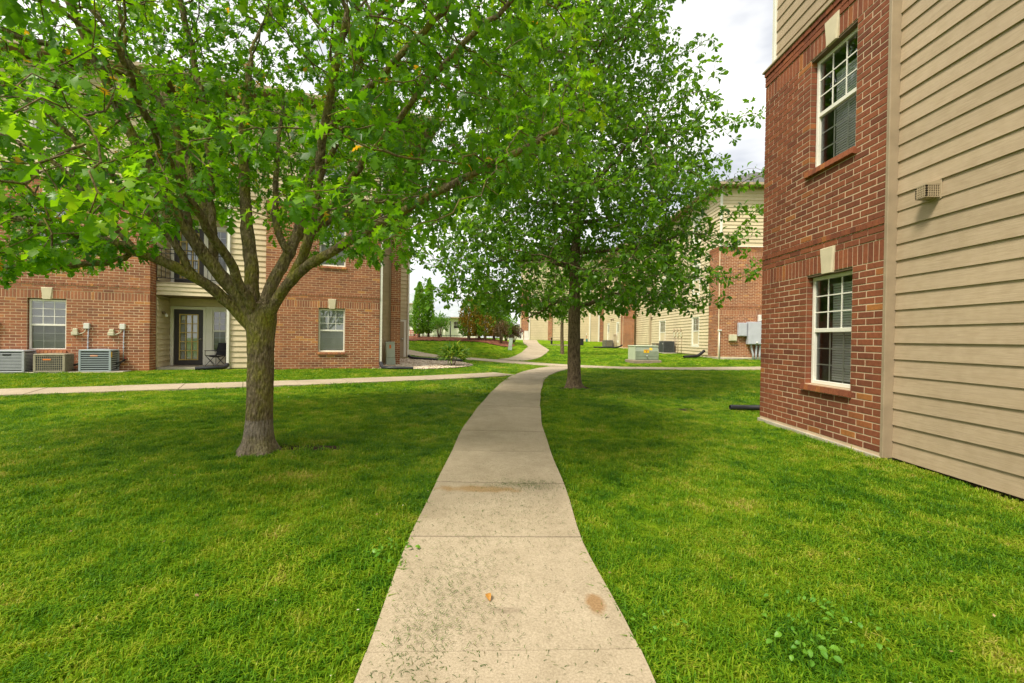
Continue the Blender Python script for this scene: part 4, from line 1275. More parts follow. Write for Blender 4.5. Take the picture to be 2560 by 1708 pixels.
def crown_parts(root, tmpl, A, T, rnd, material, n_single, eye, loc, alts=()):
    """the n_single leaves that show largest are parts, the rest one mesh"""
    T = T - np.array(loc)[None, :]
    size = np.linalg.norm(A[:, :, 1], axis=1)
    facing = np.abs(np.einsum('ni,ni->n', A[:, :, 2] / size[:, None], (T + np.array(loc) - eye) / np.linalg.norm(T + np.array(loc) - eye, axis=1)[:, None]))
    D = T + np.array(loc) - eye
    inframe = (D[:, 1] > .5) & (np.abs(D[:, 0] / np.maximum(D[:, 1], .1)) < 1.1) & (np.abs(D[:, 2] / np.maximum(D[:, 1], .1)) < .72)
    show = size * facing / np.linalg.norm(D, axis=1) * inframe
    order = np.argsort(-show)
    pick, rest = order[:n_single], order[n_single:]
    sets = [tmpl] + list(alts)
    for q, tm in enumerate(sets):
        r_ = rest[q::len(sets)]
        o = put('crown', mass_mesh('crown', tm[0], tm[1], A[r_], T[r_], rnd[r_], True), material, root)
        o['kind'] = 'stuff'
    vs = []
    for k in range(8):
        m = MB().add(*sets[k % len(sets)]).mesh('leaf'); set_rnd(m, [(k + .5) / 8 * .97] * len(m.polygons)); m.materials.append(material); vs.append(m)
    for i in pick:
        M = Matrix(((*A[i][0], T[i][0]), (*A[i][1], T[i][1]), (*A[i][2], T[i][2]), (0, 0, 0, 1)))
        put('leaf', vs[min(7, int(rnd[i] * 8))], None, root, M)

def rough_trunk(rings, n, rng, amp, loc):
    """rings: list of (centre, radius, flare lobes) -> closed uneven column"""
    mb = MB(); v, f = [], []
    ph = rng.random(5) * 6.28
    for i, (c, r, fl) in enumerate(rings):
        for k in range(n):
            a = 2 * PI * k / n
            q = r * (1 + amp * (.5 * math.sin(3 * a + ph[0] + c[2] * 2) + .35 * math.sin(7 * a + ph[1] + c[2] * 5) + .3 * rng.normal()) + fl * (.5 + .5 * math.sin(5 * a + ph[2])) )
            v.append((c[0] - loc[0] + q * math.cos(a), c[1] - loc[1] + q * math.sin(a), c[2] - loc[2]))
    for i in range(len(rings) - 1):
        for k in range(n):
            f.append((i * n + k, i * n + (k + 1) % n, (i + 1) * n + (k + 1) % n, (i + 1) * n + k))
    f.append(tuple((len(rings) - 1) * n + k for k in range(n)))
    return mb.add(v, f)

def build_big_tree():
    rng = np.random.default_rng(3)
    bx, by = -2.83, 5.08
    bz = tz(bx, by) - .02
    loc = (bx, by, bz)
    root = thing('broadleaf_tree', 'big multi-stemmed tree with bright lobed leaves and a pale band round its mossy trunk', 'tree', loc)
    rings = []
    for z in list(np.linspace(0, 1.5, 34)) + [1.56, 1.62, 1.67, 1.70]:
        r = (1.0 if z <= 1.5 else math.sqrt(max(.02, 1 - ((z - 1.5) / .205) ** 2))) * ( .132 + .075 * math.exp(-z / .13) + (.03 * max(0, (z - 1.05) / .5) ** 2))
        rings.append(((bx + .012 * math.sin(z * 2) + .02 * z, by, bz + z), r, .40 * math.exp(-z / .12)))
    rough_trunk(rings, 36, rng, .045, loc).build('trunk', M_BARK1, root, True)
    fork = (-2.80, 5.08, 1.30)
    limbs = [
        ([fork, (-2.91, 5.1, 1.74), (-2.94, 5.12, 2.14), (-3.02, 5.17, 2.54), (-3.08, 5.22, 2.93), (-3.15, 5.3, 3.46), (-3.2, 5.4, 3.96), (-3.2, 5.5, 4.6)], .086, .032),
        ([fork, (-3.0, 5.02, 1.72), (-3.24, 4.88, 2.10), (-3.42, 4.78, 2.42), (-3.55, 4.68, 2.70), (-3.78, 4.5, 3.30), (-3.95, 4.3, 3.9), (-4.1, 4.15, 4.4)], .083, .028),
        ([fork, (-3.08, 4.98, 1.66), (-3.32, 4.78, 1.93), (-3.72, 4.5, 2.15), (-4.12, 4.2, 2.27), (-4.7, 3.9, 2.40), (-5.4, 3.7, 2.52)], .070, .020),
        ([fork, (-2.77, 5.12, 1.74), (-2.68, 5.25, 2.12), (-2.60, 5.4, 2.43), (-2.55, 5.5, 2.83), (-2.52, 5.7, 3.44), (-2.45, 5.85, 3.95), (-2.35, 6.0, 4.6)], .074, .028),
        ([fork, (-2.60, 5.0, 1.70), (-2.28, 4.85, 2.08), (-2.10, 4.72, 2.43), (-1.98, 4.6, 2.78), (-1.85, 4.4, 3.28), (-1.70, 4.25, 3.7), (-1.5, 4.05, 4.2)], .064, .025),
        ([(-2.45, 4.93, 1.88), (-2.20, 4.80, 2.05), (-1.86, 4.66, 2.20), (-1.5, 4.5, 2.36), (-1.1, 4.3, 2.50), (-.6, 4.0, 2.66), (-.1, 3.7, 2.80), (.35, 3.5, 2.95)], .055, .018),
        ([(-2.62, 5.3, 2.30), (-2.80, 5.35, 2.72), (-2.86, 5.5, 3.4), (-2.95, 5.8, 4.3)], .045, .02),
        ([(-3.22, 4.9, 2.06), (-3.30, 5.0, 2.50), (-3.55, 5.1, 2.95), (-3.95, 5.3, 3.72), (-4.4, 5.6, 4.5)], .05, .02),
        ([fork, (-2.85, 4.9, 1.75), (-2.95, 4.6, 2.2), (-3.0, 4.2, 2.62), (-2.95, 3.7, 3.0), (-2.8, 3.2, 3.35)], .06, .02),
        ([(-2.62, 5.45, 2.50), (-2.35, 5.9, 2.85), (-2.0, 6.4, 3.2), (-1.6, 7.1, 3.7)], .05, .02),
        ([(-2.05, 4.72, 2.45), (-1.6, 4.35, 2.8), (-1.0, 3.9, 3.2), (-.4, 3.5, 3.6), (.1, 3.3, 3.9)], .04, .016),
        ([(-3.42, 4.78, 2.42), (-3.45, 4.75, 2.9), (-3.5, 4.7, 3.49), (-3.9, 4.6, 4.1), (-4.25, 4.5, 4.6)], .045, .018),
        ([(-3.24, 4.88, 2.10), (-3.25, 4.9, 2.8), (-3.36, 4.9, 3.86), (-3.55, 4.8, 4.9)], .042, .018),
        ([(-3.32, 4.78, 1.93), (-3.55, 4.6, 2.4), (-3.9, 4.3, 2.91), (-4.4, 4.1, 3.44), (-5.0, 4.0, 3.8)], .042, .014),
        ([(-3.72, 4.5, 2.15), (-3.95, 4.4, 2.5), (-4.3, 4.2, 2.94), (-4.85, 4.0, 3.2)], .034, .012),
        ([(-3.95, 4.3, 3.9), (-4.5, 4.1, 4.0), (-5.1, 3.9, 4.2)], .028, .012),
        ([(-2.55, 5.5, 2.83), (-2.2, 5.3, 3.3), (-1.9, 5.2, 3.9), (-1.7, 5.1, 4.6)], .04, .016),
        ([(-1.85, 4.4, 3.28), (-1.2, 4.0, 3.6), (-.6, 3.7, 4.0), (-.1, 3.4, 4.4)], .032, .012),
        ([(-3.72, 4.5, 2.15), (-4.1, 4.6, 2.05), (-4.6, 4.5, 1.98), (-5.3, 4.6, 2.02), (-6.0, 4.9, 2.1)], .03, .012),
    ]
    pos, par, flo = [], [], []
    for li, (pl, r0, r1) in enumerate(limbs):
        q = polyline(pl, .11)
        fl = np.linspace(0, 1, len(q)); fl = r0 + (r1 - r0) * fl ** .8
        b = len(pos)
        # parent of first node: nearest node of an earlier limb
        if b and li > 4 and li != 8:
            d = ((np.array(pos) - q[0]) ** 2).sum(1); p0 = int(d.argmin())
        else: p0 = -1
        for i, p in enumerate(q):
            if i: p = p + rng.normal(size=3) * .009
            pos.append(p); par.append(p0 if i == 0 else b + i - 1); flo.append(fl[i])
    # crown volume
    ylim_x = [-400, 0, 250, 330, 400, 560, 610, 700, 770, 880, 1000, 1060, 1140, 1300, 1400, 1480, 1520, 1560]
    ylim_y = [760, 740, 700, 680, 610, 530, 470, 490, 620, 685, 675, 640, 570, 500, 450, 410, 300, -400]
    ylim_far = [760, 740, 700, 680, 620, 575, 540, 610, 690, 690, 675, 640, 570, 500, 450, 410, 300, -400]
    nc = 900
    Cc = np.stack([rng.uniform(-7.6, 1.4, nc * 6), rng.uniform(1.5, 9.2, nc * 6), rng.uniform(1.9, 8.3, nc * 6)], 1)
    def inside(X, soft):
        dx, dy = X[:, 0] + 2.7, X[:, 1] - 4.9
        rx = np.where(dx > 0, 3.75, 4.6); ry = np.where(dy < 0, 3.1, 4.0)
        rho = np.sqrt((dx / rx) ** 2 + (dy / ry) ** 2)
        zt = 2.4 + 5.6 * np.sqrt(np.maximum(0, 1 - rho ** 2.2))
        px = 1280 + 1138 * X[:, 0] / X[:, 1]
        lim = np.where(X[:, 1] < 4.6, np.interp(px, ylim_x, ylim_y), np.interp(px, ylim_x, ylim_far)) + rng.normal(size=len(X)) * soft
        zmin = 1.35 + (835 + .0155 * px - lim + 10) / 1138 * X[:, 1]
        k = (rho < 1) & (X[:, 2] < zt) & (X[:, 2] > np.maximum(zmin, 1.8)) & (np.linalg.norm(X - np.array([0, 0, 1.35]), axis=1) > 2.6)
        k &= ~((px < 330) & (X[:, 2] > 1.35 + (835 - 420) / 1138 * X[:, 1]) & (X[:, 1] < 5) & (rng.random(len(X)) < .35))
        k &= ~((px > 540) & (px < 850) & (X[:, 1] < 4.4) & (X[:, 2] < 4.0) & (rng.random(len(X)) < .55))
        return k, rho
    k, rho = inside(Cc, 10)
    Cc, rho = Cc[k], rho[k]
    Cc = Cc[rng.random(len(Cc)) < .35 + .65 * rho ** 1.3][:nc]
    m_per = 15
    X = (Cc[:, None, :] + rng.normal(size=(len(Cc), m_per, 3)) * [.34, .34, .22]).reshape(-1, 3)
    k, rho = inside(X, 14)
    att = X[k]; rng.shuffle(att); att = att[:8600]
    P, pa = colonize(pos, par, att, .12, 1.6, .165, 80, rng, .22, .02)
    r, nch = radii(P, pa, .0034, 2.35, flo)
    tw = branch_tubes(P - np.array(loc), pa, r, rng)
    tw.build('branchwork', M_BARK1, root, True)['kind'] = 'stuff'
    for li, (pl, r0, r1) in enumerate(limbs[:6]):
        q = polyline(pl, .10) - np.array(loc)
        m = MB(); m.tube(q, [(r0 + (r1 - r0) * (i / (len(q) - 1)) ** .8) * (1.03 + .06 * math.sin(i * 1.7 + li)) for i in range(len(q))], 14)
        m.build('limb', M_BARK1, root, True)
    lp, ld, ls = leaves_on(P, pa, r, nch, rng, .0098, 3.1, 10.5, .104, .05)
    ok = np.linalg.norm(lp - np.array([0, 0, 1.35]), axis=1) > 2.2
    lpx = 1280 + 1138 * lp[:, 0] / np.maximum(lp[:, 1], .3)
    ok &= lp[:, 2] > 1.35 + (835 + .0155 * lpx - np.interp(lpx, ylim_x, ylim_far) - 25) / 1138 * lp[:, 1]
    lp, ld, ls = lp[ok], ld[ok], ls[ok]
    A = leaf_frames(lp, ld, ls, rng, .9, .55)
    rnd = np.clip(rng.beta(2.2, 2.2, len(lp)) + .12 * np.sin(lp[:, 0] * 2.1) + .12 * np.sin(lp[:, 2] * 2.7 + lp[:, 1]), 0, .97)
    rnd[rng.random(len(lp)) < .008] = 1.0
    crown_parts(root, LOBED, A, lp, rnd, M_LEAF1, 300, np.array([0, 0, 1.35]), loc, (LOBED_B, LOBED_C))
    print('tree1', len(att), len(P), len(lp))
build_big_tree()

def build_oak():
    rng = np.random.default_rng(8)
    bx, by = 1.66, 12.06
    bz = tz(bx, by) - .02
    loc = (bx, by, bz)
    root = thing('oak_tree', 'tall straight-trunked oak with darker leaves right of the path junction', 'tree', loc)
    rings = []
    for z in np.linspace(0, 3.6, 46):
        r = .178 - .012 * z + .09 * math.exp(-z / .12)
        rings.append(((bx - .02 * z * .5, by, bz + z), r, .3 * math.exp(-z / .1)))
    rough_trunk(rings, 24, rng, .05, loc).build('trunk', M_BARK2, root, True)
    pos, par, flo = [], [], []
    q = polyline([(bx, by, bz + .4), (bx - .02, by, 3.2), (bx + .04, by, 6), (bx + .08, by, 9), (bx + .1, by, 13.2)], .2)
    for i, p in enumerate(q):
        pos.append(p); par.append(i - 1); flo.append(max(.02, .168 * (1 - i / len(q)) ** .9))
    nt_ = len(q)
    for k in range(30):                       # side limbs, low ones level, high ones rising
        z = 2.15 + 9.2 * (k / 30) ** 1.05
        a = k * 2.4 + rng.uniform(-.3, .3)
        Lr = np.interp(z, [2, 3.5, 7, 10, 12.5], [3.0, 3.2, 2.8, 2.0, .9]) * rng.uniform(.75, 1.05)
        sl = np.interp(z, [2, 4, 8, 12], [-.02, .18, .55, .9])
        i0 = int(np.argmin(np.abs(q[:, 2] - z)))
        b = len(pos); m = int(Lr / .2)
        p = q[i0].copy(); d = np.array([math.cos(a), math.sin(a), sl])
        for j in range(m):
            d = d + rng.normal(size=3) * .10; d[2] = d[2] * .96 + sl * .04 + (.015 if z < 4 else 0)
            p = p + d / np.linalg.norm(d) * .2
            pos.append(p.copy()); par.append(i0 if j == 0 else b + j - 1); flo.append(.05 * (1 - j / m) + .008)
    nc = 5200
    z = rng.uniform(2.05, 14.3, nc); az = rng.uniform(-PI, PI, nc)
    R = np.interp(z, [2.0, 2.6, 3.6, 5.5, 7.0, 9.6, 11.5, 13, 14.5], [2.9, 3.5, 3.55, 3.15, 2.8, 2.2, 1.6, 1.0, .3])
    R = R * (1 + .10 * np.sin(3 * az + z * 1.3) + .08 * np.sin(5 * az - 2.1 * z) + .05 * np.sin(9 * az + 3.3 * z))
    q_ = rng.random(nc) ** .42
    lay = .5 + .5 * np.sin(z * 3.0 + 1.2 * np.sin(az * 2) + q_ * 2)
    kk = (rng.random(nc) < (.25 + .75 * lay)) & (rng.random(nc) < R / 3.6) & ~((z < 3.0) & (q_ * R < 1.3))
    Cc = np.stack([R * q_ * np.cos(az), R * q_ * np.sin(az), z], 1)[kk][:1650]
    # boughs that reach out of the outline
    B = []
    for (ex, ey, ez, n_) in ((4.35, -.5, 7.1, 7), (4.55, -1.0, 5.4, 8), (4.2, -.9, 4.5, 8), (4.15, -1.2, 3.0, 7), (3.5, .2, 9.3, 6), (2.9, -.6, 10.4, 5), (3.9, .5, 6.2, 5), (-4.1, -.6, 3.3, 7), (-3.9, .6, 2.7, 6), (-3.6, -1.5, 4.4, 6), (3.6, -1.8, 3.7, 6)):
        for i_ in range(n_):
            t_ = .55 + .45 * i_ / (n_ - 1)
            B.append((ex * t_, ey * t_, ez - .5 * (1 - t_) * 1.4))
    B = np.array(B)
    X = np.vstack([(Cc[:, None, :] + rng.normal(size=(len(Cc), 8, 3)) * [.30, .30, .17]).reshape(-1, 3), (B[:, None, :] + rng.normal(size=(len(B), 12, 3)) * [.17, .17, .12]).reshape(-1, 3)])
    att = X[X[:, 2] > 2.0]; rng.shuffle(att); att = att + np.array([bx, by, 0])
    P, pa = colonize(pos, par, att, .17, 1.5, .21, 60, rng, .22, .02)
    r, nch = radii(P, pa, .004, 2.4, flo)
    branch_tubes(P - np.array(loc), pa, r, rng).build('branchwork', M_BARK2, root, True)['kind'] = 'stuff'
    lp, ld, ls = leaves_on(P, pa, r, nch, rng, .013, 4.0, 11.0, .138, .06)
    A = leaf_frames(lp, ld, ls, rng, .9, .2)
    rnd = np.clip(rng.beta(2.2, 2.4, len(lp)) + .10 * np.sin(lp[:, 0] * 1.7) * np.sin(lp[:, 2] * 1.9 + lp[:, 1]), 0, 1)
    crown_parts(root, OAK, A, lp, rnd, M_LEAF2, 120, np.array([0, 0, 1.35]), loc, (OAK_B,))
    print('oak', len(P), len(lp))
build_oak()

def build_young_tree():
    rng = np.random.default_rng(21)
    bx, by = 3.1, 27.9
    bz = tz(bx, by) - .02
    loc = (bx, by, bz)
    root = thing('young_tree', 'slim young tree with a light open crown standing behind the oak trunk', 'tree', loc)
    pos, par, flo = [], [], []
    q = polyline([(bx, by, bz), (bx - .05, by, bz + 1.6), (bx + .03, by, bz + 3.5), (bx, by, bz + 6.3)], .25)
    for i, p in enumerate(q): pos.append(p); par.append(i - 1); flo.append(.105 * (1 - i / len(q)) + .015)
    n = 9000
    X = rng.uniform(-1, 1, (n, 3)); X = X[(X ** 2).sum(1) < 1]
    rr = np.sqrt((X ** 2).sum(1)); X = X[rng.random(len(X)) < .3 + .7 * rr]
    att = X[:1100] * [2.25, 2.1, 3.0] + [bx + .1, by, bz + 4.6]
    att = att[att[:, 2] > bz + 1.7 + .25 * np.abs(att[:, 0] - bx)]
    P, pa = colonize(pos, par, att, .22, 1.8, .28, 40, rng, .2)
    r, nch = radii(P, pa, .005, 2.4, flo)
    branch_tubes(P - np.array(loc), pa, r, rng).build('trunk', M_BARK2, root, True)
    lp, ld, ls = leaves_on(P, pa, r, nch, rng, .016, 3, 7, .16, .1)
    A = leaf_frames(lp, ld, ls, rng, .8, .3)
    crown_parts(root, SIMPLE, A, lp, np.clip(rng.beta(2, 2, len(lp)), 0, 1), M_LEAF3, 0, np.array([0, 0, 1.35]), loc)
build_young_tree()

def bushy(name, label, cat, x, y, height, rad, material, rng, shape='column', n=1800, size=.16, group=None, z=None, stem=.12, base=.25, mat2=None, frac2=0.0, tv=SIMPLE):
    bz = tz(x, y) if z is None else z
    root = thing(name, label, cat, (x, y, bz), 0, group)
    st = MB()
    if shape == 'column': st.tube([(0, 0, -.1), (0, 0, base), (0, 0, height * .8)], [stem, stem * .8, .02], 8)
    else:
        for k in range(9):
            a = k * 2.4; q = rad * rng.uniform(.3, .8)
            st.tube([(0.04 * math.cos(a), .04 * math.sin(a), -.05), (q * .5 * math.cos(a), q * .5 * math.sin(a), height * .4), (q * math.cos(a), q * math.sin(a), height * .8)], [stem, stem * .7, .01], 6)
    st.build('trunk' if shape == 'column' else 'stem', M_TWIG, root, True)
    t = rng.random(n); a = rng.random(n) * 2 * PI
    if shape == 'column':
        zz = base + (height - base) * t
        R = rad * np.interp(t, [0, .08, .3, .7, .9, 1], [.55, .95, 1, .72, .38, .05])
        R = R * (1 + .12 * np.sin(3 * a + zz * 2) + .1 * np.sin(7 * a + 4 * zz))
        q = R * (rng.random(n) ** .35)
        p = np.stack([q * np.cos(a), q * np.sin(a), zz], 1)
        d = np.stack([np.cos(a) * .55, np.sin(a) * .55, np.full(n, 1.0)], 1) + rng.normal(size=(n, 3)) * .25
        A = leaf_frames(p, d, size * rng.uniform(.6, 1.2, n), rng, .1, .0)
    else:
        u = rng.uniform(-.5, 1, n); rr = rng.random(n) ** .4
        p = np.stack([rad * rr * np.sqrt(np.maximum(0, 1 - u * u)) * np.cos(a), rad * rr * np.sqrt(np.maximum(0, 1 - u * u)) * np.sin(a), height * .5 + base * .5 + (height * .5) * rr * u], 1)
        p *= (1 + .15 * np.sin(3 * a + u * 4))[:, None]
        A = leaf_frames(p, p - [0, 0, height * .3], size * rng.uniform(.6, 1.2, n), rng, .7, .2)
    rnd = np.clip(rng.random(n), 0, 1)
    if mat2 is None:
        put('foliage', mass_mesh('foliage', tv[0], tv[1], A, p, rnd), material, root)['kind'] = 'stuff'
    else:                                                   # browned part of the crown
        s = (np.sin(p[:, 0] * 3 + 2 * p[:, 2]) + np.sin(p[:, 2] * 1.3 + a) + rng.normal(size=n) * .5) > np.quantile(np.sin(p[:, 0] * 3 + 2 * p[:, 2]) + np.sin(p[:, 2] * 1.3 + a), 1 - frac2)
        put('foliage', mass_mesh('foliage', tv[0], tv[1], A[~s], p[~s], rnd[~s]), material, root)['kind'] = 'stuff'
        o = put('foliage', mass_mesh('foliage', tv[0], tv[1], A[s], p[s], rnd[s]), mat2, root); o['kind'] = 'stuff'; o['label'] = 'browned dead foliage'
    return root
rg = np.random.default_rng(31)
G1 = 'arborvitae on the mulch bank'
bushy('arborvitae', 'fresh green arborvitae, front one of the tall green pair beside the left building', 'tree', -6.75, 33, 3.95, .46, M_ARB, rg, n=3600, group=G1)
bushy('arborvitae', 'fresh green arborvitae, rear and taller of the pair beside the left building', 'tree', -6.25, 34, 4.25, .40, M_ARB, rg, n=3000, group=G1)
bushy('arborvitae', 'bronze arborvitae at the left end of the browned row', 'tree', -2.95, 31, 2.95, .72, M_ARB, rg, n=2800, group=G1, mat2=M_ARBY, frac2=.65)
bushy('arborvitae', 'narrow arborvitae with orange dead side, second in the browned row', 'tree', -2.35, 32.6, 3.6, .50, M_ARBY, rg, n=2600, group=G1, mat2=M_ARB, frac2=.3)
bushy('arborvitae', 'dark bronze arborvitae in the middle of the browned row', 'tree', -1.83, 31, 3.3, .72, M_ARB, rg, n=3000, group=G1, mat2=M_ARBY, frac2=.55)
bushy('arborvitae', 'yellow-brown narrow arborvitae, fourth in the browned row', 'tree', -1.30, 32.6, 3.5, .45, M_ARBY, rg, n=2200, group=G1, mat2=M_ARB, frac2=.25)
bushy('arborvitae', 'green arborvitae closing the right end of the browned row', 'tree', -.75, 32.2, 3.5, .66, M_ARB, rg, n=3000, group=G1)
bushy('shrub', 'round many-stemmed green shrub between the two arborvitae groups', 'shrub', -5.30, 33, 1.55, .72, M_LEAF3, rg, 'round', 1500, .13, stem=.03)
bushy('shrub', 'dark green shrub just past the left building corner', 'shrub', -8.0, 34.5, 1.8, .7, M_LEAF3, rg, 'round', 1200, .14, stem=.03)
bushy('shrub', 'bronze-red leaved shrub at the right foot of the browned arborvitae', 'shrub', -.72, 30.2, 1.35, .52, M_SHRUBR, rg, 'round', 1300, .11, stem=.03)
bushy('shrub', 'grey-green shrub behind the bronze-red one', 'shrub', -.05, 33, 1.2, .6, M_SHRUBR, rg, 'round', 1000, .12, stem=.03)
bushy('shrub', 'purple leaved shrub left of the two white utility boxes', 'shrub', .15, 40, 1.15, .75, M_SHRUBP, rg, 'round', 1300, .13, stem=.03)
bushy('shrub', 'small bright green tree behind the right end of the arborvitae row', 'shrub', -.5, 37, 2.0, .9, M_ARB, rg, 'round', 1500, .16, stem=.04)

# ------------------------------------------------------------------ rock bed by the left building's corner
bed = [(-5.95, 17.2), (-5.3, 16.75), (-4.4, 16.72), (-3.6, 16.85), (-2.7, 17.35), (-2.0, 18.2), (-1.66, 19.2), (-1.9, 20.3), (-2.6, 21.4), (-3.6, 22.4), (-4.6, 22.9), (-5.3, 21.8), (-5.6, 19.5)]
BEDP = resample(bed + [bed[0]], .12)
def in_poly(x, y, P):
    c = np.zeros(len(x), bool); j = len(P) - 1
    for i in range(len(P)):
        xi, yi, xj, yj = P[i][0], P[i][1], P[j][0], P[j][1]
        with np.errstate(divide='ignore', invalid='ignore'):
            c ^= ((yi > y) != (yj > y)) & (x < (xj - xi) * (y - yi) / (yj - yi + 1e-12) + xi)
        j = i
    return c
eb = MB()
pp = [(p[0], p[1], tz(p[0], p[1]) + .01) for p in BEDP]
eb.tube(pp + [pp[0]], .028, 6, caps=False)
tag(eb.build('bed_edging', M_SOIL, None, True), 'dark edging strip round the gravel bed at the left building corner', 'edging')
sx, sy = rg.uniform(-6, -1.5, 26000), rg.uniform(16.6, 23, 26000)
k = in_poly(sx, sy, BEDP); sx, sy = sx[k][:9000], sy[k][:9000]
b8 = [(-1, -1, -1), (1, -1, -1), (1, 1, -1), (-1, 1, -1), (-1, -1, 1), (1, -1, 1), (1, 1, 1), (-1, 1, 1)]
sv = [tuple(q * (.62 if abs(z) > 0 else 1) for q in (x, y, z * .8)) for x, y, z in b8] + [(0, 0, .8), (1.0, 0, 0), (-1.0, 0, 0), (0, 1, 0), (0, -1, 0)]
sf = [(4, 5, 8), (5, 6, 8), (6, 7, 8), (7, 4, 8), (1, 2, 9), (2, 6, 9), (6, 5, 9), (5, 1, 9), (0, 4, 10), (4, 7, 10), (7, 3, 10), (3, 0, 10), (2, 3, 11), (3, 7, 11), (7, 6, 11), (6, 2, 11), (0, 1, 12), (1, 5, 12), (5, 4, 12), (4, 0, 12)]
sa = rg.random(len(sx)) * 6.28; ss = rg.uniform(.018, .05, len(sx))
SA = np.zeros((len(sx), 3, 3)); SA[:, 0, 0] = np.cos(sa) * ss * 1.3; SA[:, 0, 1] = -np.sin(sa) * ss; SA[:, 1, 0] = np.sin(sa) * ss * 1.3; SA[:, 1, 1] = np.cos(sa) * ss; SA[:, 2, 2] = ss * .75
tag(put('gravel', mass_mesh('gravel', sv, sf, SA, np.stack([sx, sy, tzv(sx, sy) + ss * .35], 1), rg.random(len(sx)), True), M_STONE), 'tan and cream river stones filling the bed at the building corner', 'gravel', kind='stuff')
bushy('bush', 'low lime and yellow grassy bush growing in the gravel bed', 'bush', -2.45, 19.0, .62, .46, M_LIME, rg, 'round', 900, .30, stem=.012, tv=leaf_template([(0, .02), (.5, .07), (1, .01)], .1, .4))

# mulch bank
mb = MB()
mp_ = resample([(-13, 31.2), (-8, 30.9), (-5, 30.9), (-2.5, 30.2), (-.9, 29.4), (-.1, 29.3), (.2, 30.2), (-.2, 33), (-1.5, 35), (-6, 35.6), (-13, 35.6), (-13, 31.2)], .5)
xs, ys = np.meshgrid(np.arange(-13.5, .8, .12), np.arange(29, 36.2, .12))
ins = in_poly(xs.ravel(), ys.ravel(), mp_).reshape(xs.shape)
zz = tzv(xs, ys) + .035
ids = {}
vv, ff = [], []
for j in range(xs.shape[0] - 1):
    for i in range(xs.shape[1] - 1):
        if ins[j, i] and ins[j + 1, i] and ins[j, i + 1] and ins[j + 1, i + 1]:
            f_ = []
            for (a, b) in ((j, i), (j, i + 1), (j + 1, i + 1), (j + 1, i)):
                if (a, b) not in ids: ids[(a, b)] = len(vv); vv.append((xs[a, b], ys[a, b], zz[a, b] + random.uniform(-.01, .02)))
                f_.append(ids[(a, b)])
            ff.append(tuple(f_))
tag(MB().add(vv, ff).build('mulch_bed', M_MULCH), kind='structure')
# soil patch round the big tree's root
def disc(name, x, y, rx, ry, m, lift=.012, seed=1):
    r_ = np.random.default_rng(seed); v = [(x, y, tz(x, y) + lift)]; n = 22
    for k in range(n):
        a = 2 * PI * k / n; q = 1 + .25 * math.sin(3 * a + seed) + .12 * r_.normal()
        X, Y = x + rx * q * math.cos(a), y + ry * q * math.sin(a); v.append((X, Y, tz(X, Y) + lift * .4))
    return tag(MB().add(v, [(0, 1 + k, 1 + (k + 1) % n) for k in range(n)]).build(name, m), kind='structure')
disc('soil', -2.55, 5.3, .62, .22, M_SOIL)
disc('soil', 1.75, 12.0, .55, .42, M_SOIL, seed=3)
disc('soil', 3.35, 8.75, .22, .14, M_SOIL, seed=6)

# ------------------------------------------------------------------ services: condensers, boxes, pipes
ROTL = PHI
def lpt(u, d, z=None):
    x, y, _ = LW(u, d); return (x, y, tz(x, y) if z is None else z)
pad = MB(); pad.box((-9.6, -.62, -.06), (-5.75, -.03, .165), bev=.01)
po = pad.build('concrete_pad', M_CONC); po.location = (FPX, FPY, 0); po.rotation_euler = (0, 0, PHI)
tag(po, 'long low concrete pad under the condensers by the left brick wall', 'pad')

def condenser(label, loc, rz, w, d, h, pm, sm, slats=9, mesh=False, badge=None, group='air conditioners along the walls', name='air_conditioner'):
    root = thing(name, label, 'air conditioner', loc, rz, group)
    x, y = w / 2, d / 2
    b = MB(); b.box((-x, -y, 0), (x, y, .035), bev=.008); b.box((-x, -y, h - .045), (x, y, h), bev=.012)
    for sx_ in (-1, 1):
        for sy_ in (-1, 1): b.box((sx_ * x - (.05 if sx_ > 0 else 0), sy_ * y - (.05 if sy_ > 0 else 0), .035), (sx_ * x + (.05 if sx_ < 0 else 0), sy_ * y + (.05 if sy_ < 0 else 0), h - .045))
    b.build('casing', pm, root)
    MB().box((-x + .03, -y + .03, .03), (x - .03, y - .03, h - .05)).build('coil', M_COIL, root)
    if not mesh:
        for k in range(slats):
            z = .06 + (h - .13) * (k + .5) / slats
            s = MB()
            t = .013
            s.box((-x + .05, -y + .004, z - t), (x - .05, -y + .018, z + t)); s.box((-x + .05, y - .018, z - t), (x - .05, y - .004, z + t))
            s.box((-x + .004, -y + .05, z - t), (-x + .018, y - .05, z + t)); s.box((x - .018, -y + .05, z - t), (x - .004, y - .05, z + t))
            s.build('slat', sm, root)
    else:
        g = MB(); n = 15
        for k in range(n):
            u = -x + .05 + (w - .1) * k / (n - 1); g.box((u - .005, -y + .002, .04), (u + .005, -y + .010, h - .05))
            v = -y + .05 + (d - .1) * k / (n - 1); g.box((x - .010, v - .005, .04), (x - .002, v + .005, h - .05)); g.box((-x + .002, v - .005, .04), (-x + .010, v + .005, h - .05))
        for k in range(7):
            z = .06 + (h - .13) * k / 6; g.box((-x + .03, -y + .003, z - .005), (x - .03, -y + .0115, z + .005)); g.box((x - .0115, -y + .03, z - .005), (x - .003, y - .03, z + .005))
        g.build('guard', sm, root)
    t = MB()
    for k in range(5): t.tube([((.09 + k * .05) * min(x, y) * 3.0 * math.cos(a), (.09 + k * .05) * min(x, y) * 3.0 * math.sin(a), h + .008) for a in np.linspace(0, 2 * PI, 22)], .004, 5, caps=False)
    t.build('fan_guard', sm, root)
    if badge: MB().box((badge[0] - .09, -y - .004, badge[1] - .02), (badge[0] + .09, -y + .004, badge[1] + .02), bev=.003).build('badge', badge[2], root)
    return root
